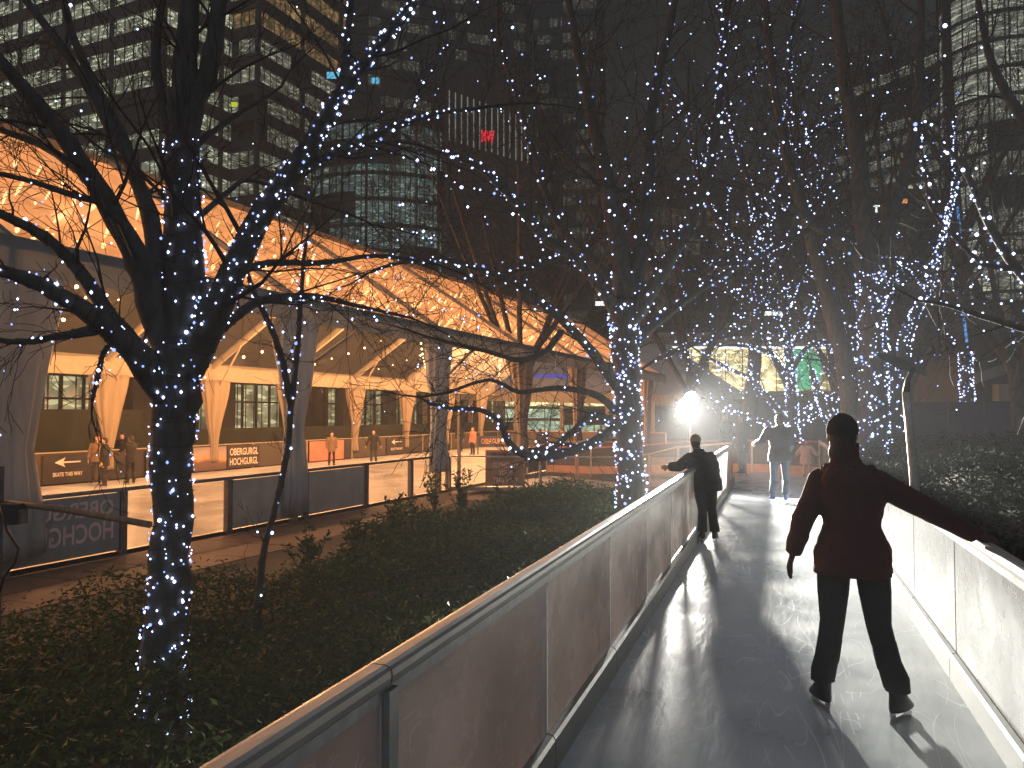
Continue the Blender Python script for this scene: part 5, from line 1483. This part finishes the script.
DEF = dict(head=(0,.02,1.60), neck=(0,0,1.46), chest=(0,0,1.30), waist=(0,0,1.06), pelvis=(0,0,.92),
           shl=(-.185,0,1.40), shr=(.185,0,1.40), ell=(-.25,-.01,1.14), elr=(.25,-.01,1.14), wrl=(-.26,.06,.90), wrr=(.26,.06,.90),
           hil=(-.095,0,.90), hir=(.095,0,.90), knl=(-.11,.03,.52), knr=(.11,.03,.52), anl=(-.12,0,.14), anr=(.12,0,.14))
def person(loc, yaw, height, label, top, legs, hair, pose=None, hat=None, boots='boot', hem=.80, group=None, voxel=.013, build_=1.0, skate_yaw=(-.25,.25), coat_flare=1.0, hood=False, lower_len=.95, gloves=None, long_hair=False, scarf=None, curl=.4, face=True, hat_s=1.0, waist_s=1.0, leg_s=1.0, collar=.045):
    s = height/1.75
    root = empty('person', Vector(loc), label, 'person', group, rotz=-yaw)
    J = dict(DEF)
    if pose: J.update(pose)
    J = {k: Vector(v)*s for k, v in J.items()}
    top_m, leg_m, hair_m = M[top], M[legs], M[hair]
    mb = MB()           # 0 skin 1 top 2 legs 3 gloves
    W = build_
    hd_ = J['head']; fwd = Vector((0,1,0))
    # head: skull, jaw, nose, ears
    ell_loft(mb, [(hd_+Vector((0,.012,-.115))*s,.028*s,.035*s),(hd_+Vector((0,.014,-.10))*s,.045*s,.055*s),(hd_+Vector((0,.008,-.06))*s,.060*s,.078*s),(hd_+Vector((0,.0,-.01))*s,.072*s,.092*s),(hd_+Vector((0,-.004,.04))*s,.075*s,.095*s),(hd_+Vector((0,-.008,.08))*s,.062*s,.078*s),(hd_+Vector((0,-.01,.105))*s,.03*s,.04*s)], 0)
    mb.tube([hd_+Vector((0,.085,.02))*s, hd_+Vector((0,.104,-.015))*s, hd_+Vector((0,.09,-.03))*s], [.008*s,.014*s,.010*s], 6, mi=0)
    for sg in (-1,1): mb.ball(hd_+Vector((sg*.075,-.005,-.005))*s, (.012*s,.02*s,.03*s), 8, 5, mi=0)
    limb(mb, [J['neck']-Z*.03*s, hd_-Z*.07*s], [.062*s*W,.054*s], 0)
    ch, wa, pe = J['chest'], J['waist'], J['pelvis']
    shm = (J['shl']+J['shr'])/2
    ell_loft(mb, [(pe-Z*.07*s,.15*s*W,.105*s*W),(pe,.175*s*W,.125*s*W),(wa,.15*s*W,.112*s*W),(ch,.185*s*W,.125*s*W),(shm-Z*.01*s,.18*s*W,.105*s*W),(shm+Z*.04*s,.12*s*W,.08*s*W),(J['neck'],.068*s,.062*s)], 1)
    gi = 3 if gloves else 0
    for a in ('l','r'):
        sg = -1 if a == 'l' else 1
        sh, el, wr = J['sh'+a], J['el'+a], J['wr'+a]
        mb.ball(sh, .07*s*W, 10, 8, mi=1)
        limb(mb, [sh, sh.lerp(el,.5), el, el.lerp(wr,.5), wr], [.066*s*W,.060*s*W,.052*s*W,.048*s*W,.038*s*W], 1)
        hdv = (wr-el).normalized(); hv = J.get('hd'+a); hdv2 = (hv/s if hv is not None else hdv)
        pn = Vector((-sg,0.0,0)) if abs(hdv2.x) < .8 else Vector((0,0,-1))
        hand(mb, wr + hdv*.03*s, hdv2, pn, sg, s, gi, curl)
        hi, kn, an = J['hi'+a], J['kn'+a], J['an'+a]
        limb(mb, [hi, hi.lerp(kn,.5), kn, kn.lerp(an,.4), kn.lerp(an,.85)], [.093*s*W**.5*leg_s**.5,.080*s*W**.5*leg_s,.063*s*W**.5*leg_s,.060*s*W**.5*leg_s,.056*s*W**.5*leg_s], 2)
    body = remesh(mb, 'body', [M['skin'], top_m, leg_m] + ([M[gloves]] if gloves else []), voxel*s, root)
    # jacket over the body
    c = MB()
    hz = hem*s
    ell_loft(c, [(Vector((pe.x,pe.y,hz)),.205*s*W*coat_flare,.155*s*W*coat_flare),(pe+Z*.02*s,.20*s*W*coat_flare,.152*s*W),(wa+Z*.02*s,.17*s*W*waist_s,.135*s*W),(ch,.20*s*W,.148*s*W),(shm-Z*.01*s,.185*s*W,.128*s*W),(shm+Z*.045*s,.15*s*W,.11*s*W),(shm+Z*.08*s,.105*s*W,.09*s),(J['neck']+Z*.01*s,.084*s,.08*s),(J['neck']+Z*collar*s,.080*s,.078*s)], 0)
    for a in ('l','r'):
        sh, el, wr = J['sh'+a], J['el'+a], J['wr'+a]
        c.ball(sh, .078*s*W, 12, 8)
        c.tube([sh, sh.lerp(el,.33), sh.lerp(el,.7), el, el.lerp(wr,.35), el.lerp(wr,.7), wr, wr+(wr-el).normalized()*.012*s], [.074*s*W,.074*s*W,.069*s*W,.066*s*W,.061*s*W,.057*s*W,.053*s*W,.051*s*W], 14)
    if hood:
        c.ball(shm + Vector((0,-.115,.02))*s, (.15*s,.07*s,.085*s), 14, 9)
        c.ball(shm + Vector((0,-.09,-.05))*s, (.11*s,.05*s,.09*s), 14, 9)
        for k in range(9):
            a_ = PI*k/8; c.ball(shm + Vector((math.cos(a_)*.12, -.04-math.sin(a_)*.10, .075))*s, .035*s, 8, 6)
    co = remesh(c, 'jacket', [top_m], voxel*s, root, smooth=4)
    # cloth folds
    for v in co.data.vertices:
        q = v.co; nz_ = noise.noise(Vector((q.x*9/s, q.y*9/s, q.z*16/s))) * .007 + noise.noise(q*26/s) * .003
        nrm = Vector((q.x - wa.x, q.y - wa.y, 0)); 
        if nrm.length > 1e-4: v.co += nrm.normalized() * nz_ * s
    # hair
    h = MB()
    if hat:
        hq = hat_s
        ell_loft(h, [(hd_+Vector((0,-.004,.012-(hq-1)*.2))*s,.086*s*hq,.104*s*hq),(hd_+Vector((0,-.006,.04))*s,.090*s*hq,.108*s*hq),(hd_+Vector((0,-.01,.085))*s,.078*s*hq,.092*s*hq),(hd_+Vector((0,-.012,.118))*s,.050*s*hq,.06*s*hq),(hd_+Vector((0,-.012,.135))*s,.018*s,.02*s)])
        remesh(h, 'hat', [M[hat]], voxel*s*.8, root)
        h = MB()
        ell_loft(h, [(hd_+Vector((0,-.04,-.09))*s,.055*s,.045*s),(hd_+Vector((0,-.03,-.04))*s,.072*s,.072*s),(hd_+Vector((0,-.012,.02))*s,.079*s,.092*s)])
    else:
        ell_loft(h, [(hd_+Vector((0,-.055,-.085))*s,.045*s,.035*s),(hd_+Vector((0,-.035,-.03))*s,.076*s,.068*s),(hd_+Vector((0,-.025,.03))*s,.083*s,.088*s),(hd_+Vector((0,-.018,.085))*s,.078*s,.09*s),(hd_+Vector((0,-.015,.118))*s,.05*s,.06*s),(hd_+Vector((0,-.015,.13))*s,.02*s,.02*s)])
    if collar > .05: h.ball(hd_+Vector((0,-.035,-.095))*s, (.080*s,.075*s,.085*s), 14, 9)
    if long_hair:
        ell_loft(h, [(hd_+Vector((0,-.10,-.30))*s,.06*s,.02*s),(hd_+Vector((0,-.10,-.2))*s,.09*s,.035*s),(hd_+Vector((0,-.07,-.08))*s,.09*s,.055*s),(hd_+Vector((0,-.04,.02))*s,.08*s,.075*s)])
    remesh(h, 'hair', [hair_m], voxel*s*.8, root)
    if face:
        e_ = MB()
        for sg in (-1,1): e_.ball(hd_+Vector((sg*.03,.083,.008))*s, (.011*s,.008*s,.006*s), 8, 5)
        e_.build('eyes', M['eye'], root, world=False)
        e_ = MB(); e_.ball(hd_+Vector((0,.083,-.058))*s, (.022*s,.008*s,.007*s), 8, 5); e_.build('mouth', M['lip'], root, world=False)
    for a, yw in (('l', skate_yaw[0]), ('r', skate_yaw[1])):
        an = J['an'+a]
        f = Vector((math.sin(yw), math.cos(yw), 0)); r_ = Vector((f.y,-f.x,0))
        b = MB(); n = 14; rings = []
        ank = Vector((an.x, an.y, .092*s))
        for (fo, zo, wx, wy) in [(-.004,.15,.054,.060),(-.004,.10,.048,.054),(.004,.045,.046,.062),(.022,.01,.047,.090),(.038,-.018,.046,.115),(.042,-.034,.042,.122)]:
            cc = ank + f*fo*s + Z*zo*s; rings.append([cc + r_*wx*s*math.cos(2*PI*k/n) + f*wy*s*math.sin(2*PI*k/n) for k in range(n)])
        b.rings(rings[::-1]); o = b.build('skate', M[boots], root, True, world=False)
        bl = MB(); q = [(-.095,-.034),(-.085,-.068),(-.09,-.092),(.15,-.092),(.165,-.074),(.14,-.066),(.12,-.034),(.075,-.034),(.07,-.066),(-.03,-.066),(-.035,-.034)]
        vs = [ank + f*a_*s + Z*z_*s + r_*.003*s for a_, z_ in q] + [ank + f*a_*s + Z*z_*s - r_*.003*s for a_, z_ in q]
        m_ = len(q); bl.add(vs, [tuple(range(m_)), tuple(range(2*m_-1, m_-1, -1))] + [(j, (j+1) % m_, m_+(j+1) % m_, m_+j) for j in range(m_)])
        bl.build('blade', M['blade'], o, world=False)
        # trouser leg over the boot
        kn = J['kn'+a]; t = MB()
        top_c = kn.lerp(an, .55)
        t.tube([kn.lerp(an,.25), top_c, Vector((an.x,an.y,.22*s)), Vector((an.x,an.y,.165*s))], [.062*s*W**.5*leg_s,.062*s*W**.5*leg_s,.066*s*W**.5,.068*s*W**.5], 16)
        t.build('trouser_leg', leg_m, root, True, world=False)
    return root

# main skater, seen from behind
D = 4.8
c = cf(850, D); yaw_w = -YAW + math.atan((850-512)/F) + 0.0
person((c.x, c.y, 0), yaw_w, 1.75, 'skater in maroon hooded coat and black trousers seen from behind, right hand on the handrail', 'coat_red', 'trousers', 'hair_dark',
       pose=dict(head=(-.045,.02,1.59), neck=(-.035,-.01,1.455), chest=(-.01,0,1.25), waist=(0,0,1.06), pelvis=(.0,0,.92),
                 shl=(-.165,-.01,1.325), shr=(.135,0,1.325), ell=(-.265,-.03,1.10), wrl=(-.325,.03,.90), elr=(.42,.06,1.165), wrr=(.635,.10,1.045), hdr=(.78,.25,-.30),
                 hil=(-.10,0,.88), hir=(.10,0,.88), knl=(-.115,.04,.50), knr=(.135,.03,.50), anl=(-.17,0,.13), anr=(.225,-.05,.13)),
       hat='knit', hat_s=1.02, collar=.10, waist_s=.92, leg_s=1.12, hem=.79, voxel=.0075, skate_yaw=(-.45,.5), coat_flare=1.06, hood=True, gloves='glove', curl=.55, build_=1.0)
# boy leaning on the rail
c = cf(696, 11.0)
person((-.95, c.y+.15, 0), -.35, 1.47, 'boy in dark coat and tan knitted hat leaning an arm on the left handrail', 'black', 'black', 'hair_dark',
       pose=dict(head=(-.13,.08,1.59), neck=(-.09,.04,1.45), chest=(-.05,.02,1.28), shl=(-.23,.02,1.33), shr=(.08,.0,1.34), ell=(-.40,.10,1.20), wrl=(-.52,.20,1.19), elr=(.17,.05,1.13), wrr=(.13,.14,.93), knl=(-.04,.02,.52), knr=(.12,.04,.52), anl=(-.05,0,.14), anr=(.15,0,.14)),
       hat='knit_tan', hem=.82, build_=1.4, skate_yaw=(.1,.5))
# man gliding away
c = cf(779, 16.0)
person((c.x, c.y, 0), -.1, 1.74, 'man in dark jacket and blue jeans gliding away along the trail', 'navycloth', 'jeans', 'hair_dark',
       pose=dict(shl=(-.21,0,1.40), ell=(-.33,-.02,1.20), wrl=(-.42,.12,1.16), elr=(.24,.05,1.14), wrr=(.20,.2,1.02), anl=(-.13,.1,.14), anr=(.10,-.05,.14)), hem=.80, build_=1.12, boots='boot_blue', skate_yaw=(-.3,.2))
# two people standing together at the end of the trail
c = cf(724, 22.8)
person((c.x, c.y, 0), 2.2, 1.78, 'person in long olive coat, left of the pair at the trail end', 'olive', 'black', 'hair_dark', hem=.62, group=None, pose=dict(elr=(.2,.12,1.12), wrr=(.1,.28,1.05)))
c = cf(742, 23.1)
person((c.x, c.y, 0), -2.0, 1.74, 'person in dark coat and blue skates, right of the pair at the trail end', 'black', 'olive', 'hair_dark', hem=.66, boots='boot_blue', long_hair=True)
c = cf(806, 22.2)
person((c.x, c.y, 0), .3, 1.02, 'small child in pale peach padded coat half hidden behind the maroon coat', 'peach', 'peach', 'hair_ginger', hem=.62, build_=1.55, hat='peach', pose=dict(ell=(-.36,0,1.2), wrl=(-.46,.05,1.05), elr=(.36,0,1.2), wrr=(.46,.05,1.05)))
# skaters on the rink
def rink_person(px, py, h, yaw, label, top, legs, hair, **kw):
    D_ = (H - ZI) * F / (py - HZ); c = cf(px, D_)
    return person((c.x, c.y, ZI), yaw, h, label, top, legs, hair, **kw)
rink_person(106, 487, 1.68, -2.2, 'skater all in black standing beside the ginger haired one near the arrow banner', 'black', 'black', 'hair_dark', hem=.74)
rink_person(98, 484, 1.70, 2.6, 'ginger haired skater in brown coat half behind the skater all in black', 'tan', 'trousers', 'hair_ginger', long_hair=True)
rink_person(132, 484, 1.72, -1.3, 'skater in black reaching out both arms, left of the near tree trunk', 'black', 'black', 'hair_dark', pose=dict(ell=(-.22,.2,1.22), wrl=(-.16,.42,1.15), elr=(.22,.18,1.22), wrr=(.18,.40,1.12)), hem=.76)
rink_person(123, 478, 1.74, 3.0, 'dark clothed skater standing just behind the one reaching out an arm', 'black', 'trousers', 'hair_dark', boots='boot_white')
rink_person(332, 466, 1.62, 2.4, 'skater in tan coat and black tights before the salmon banner', 'tan', 'black', 'hair_dark', hem=.74, long_hair=True)
rink_person(374, 464, 1.68, 2.9, 'skater in black coat with arms held out, right of the skater in tan coat', 'black', 'trousers', 'hair_dark', hem=.74, boots='boot_white', pose=dict(ell=(-.30,.04,1.17), wrl=(-.38,.1,.95), elr=(.28,.04,1.16), wrr=(.36,.1,.95)))
rink_person(460, 452, 1.66, 2.8, 'dark clothed skater beside the thin cream pole at the rink corner', 'black', 'black', 'hair_dark')
rink_person(473, 455, 1.66, -2.6, 'skater in rust coloured jacket and black trousers right of the thin cream pole', 'bannerred', 'black', 'hair_ginger', hem=.80)
rink_person(541, 456, 1.70, -.5, 'person in navy jacket leaning forward behind the drooping lit branch', 'navycloth', 'black', 'hair_dark', build_=1.3, pose=dict(head=(0,.22,1.52), neck=(0,.14,1.40), chest=(0,.08,1.24), shl=(-.185,.12,1.34), shr=(.185,.12,1.34)))
rink_person(601, 452, 1.74, .4, 'person in black coat at the timber counter, left of the twinkling trunk', 'black', 'black', 'hair_dark', build_=1.2)

print('objects', len(bpy.data.objects), 'verts', sum(len(m_.vertices) for m_ in bpy.data.meshes))

for o in bpy.data.objects:
    if o.get('label') and not (4 <= len(o['label'].split()) <= 16): print('LBL', len(o['label'].split()), o.name, o['label'])
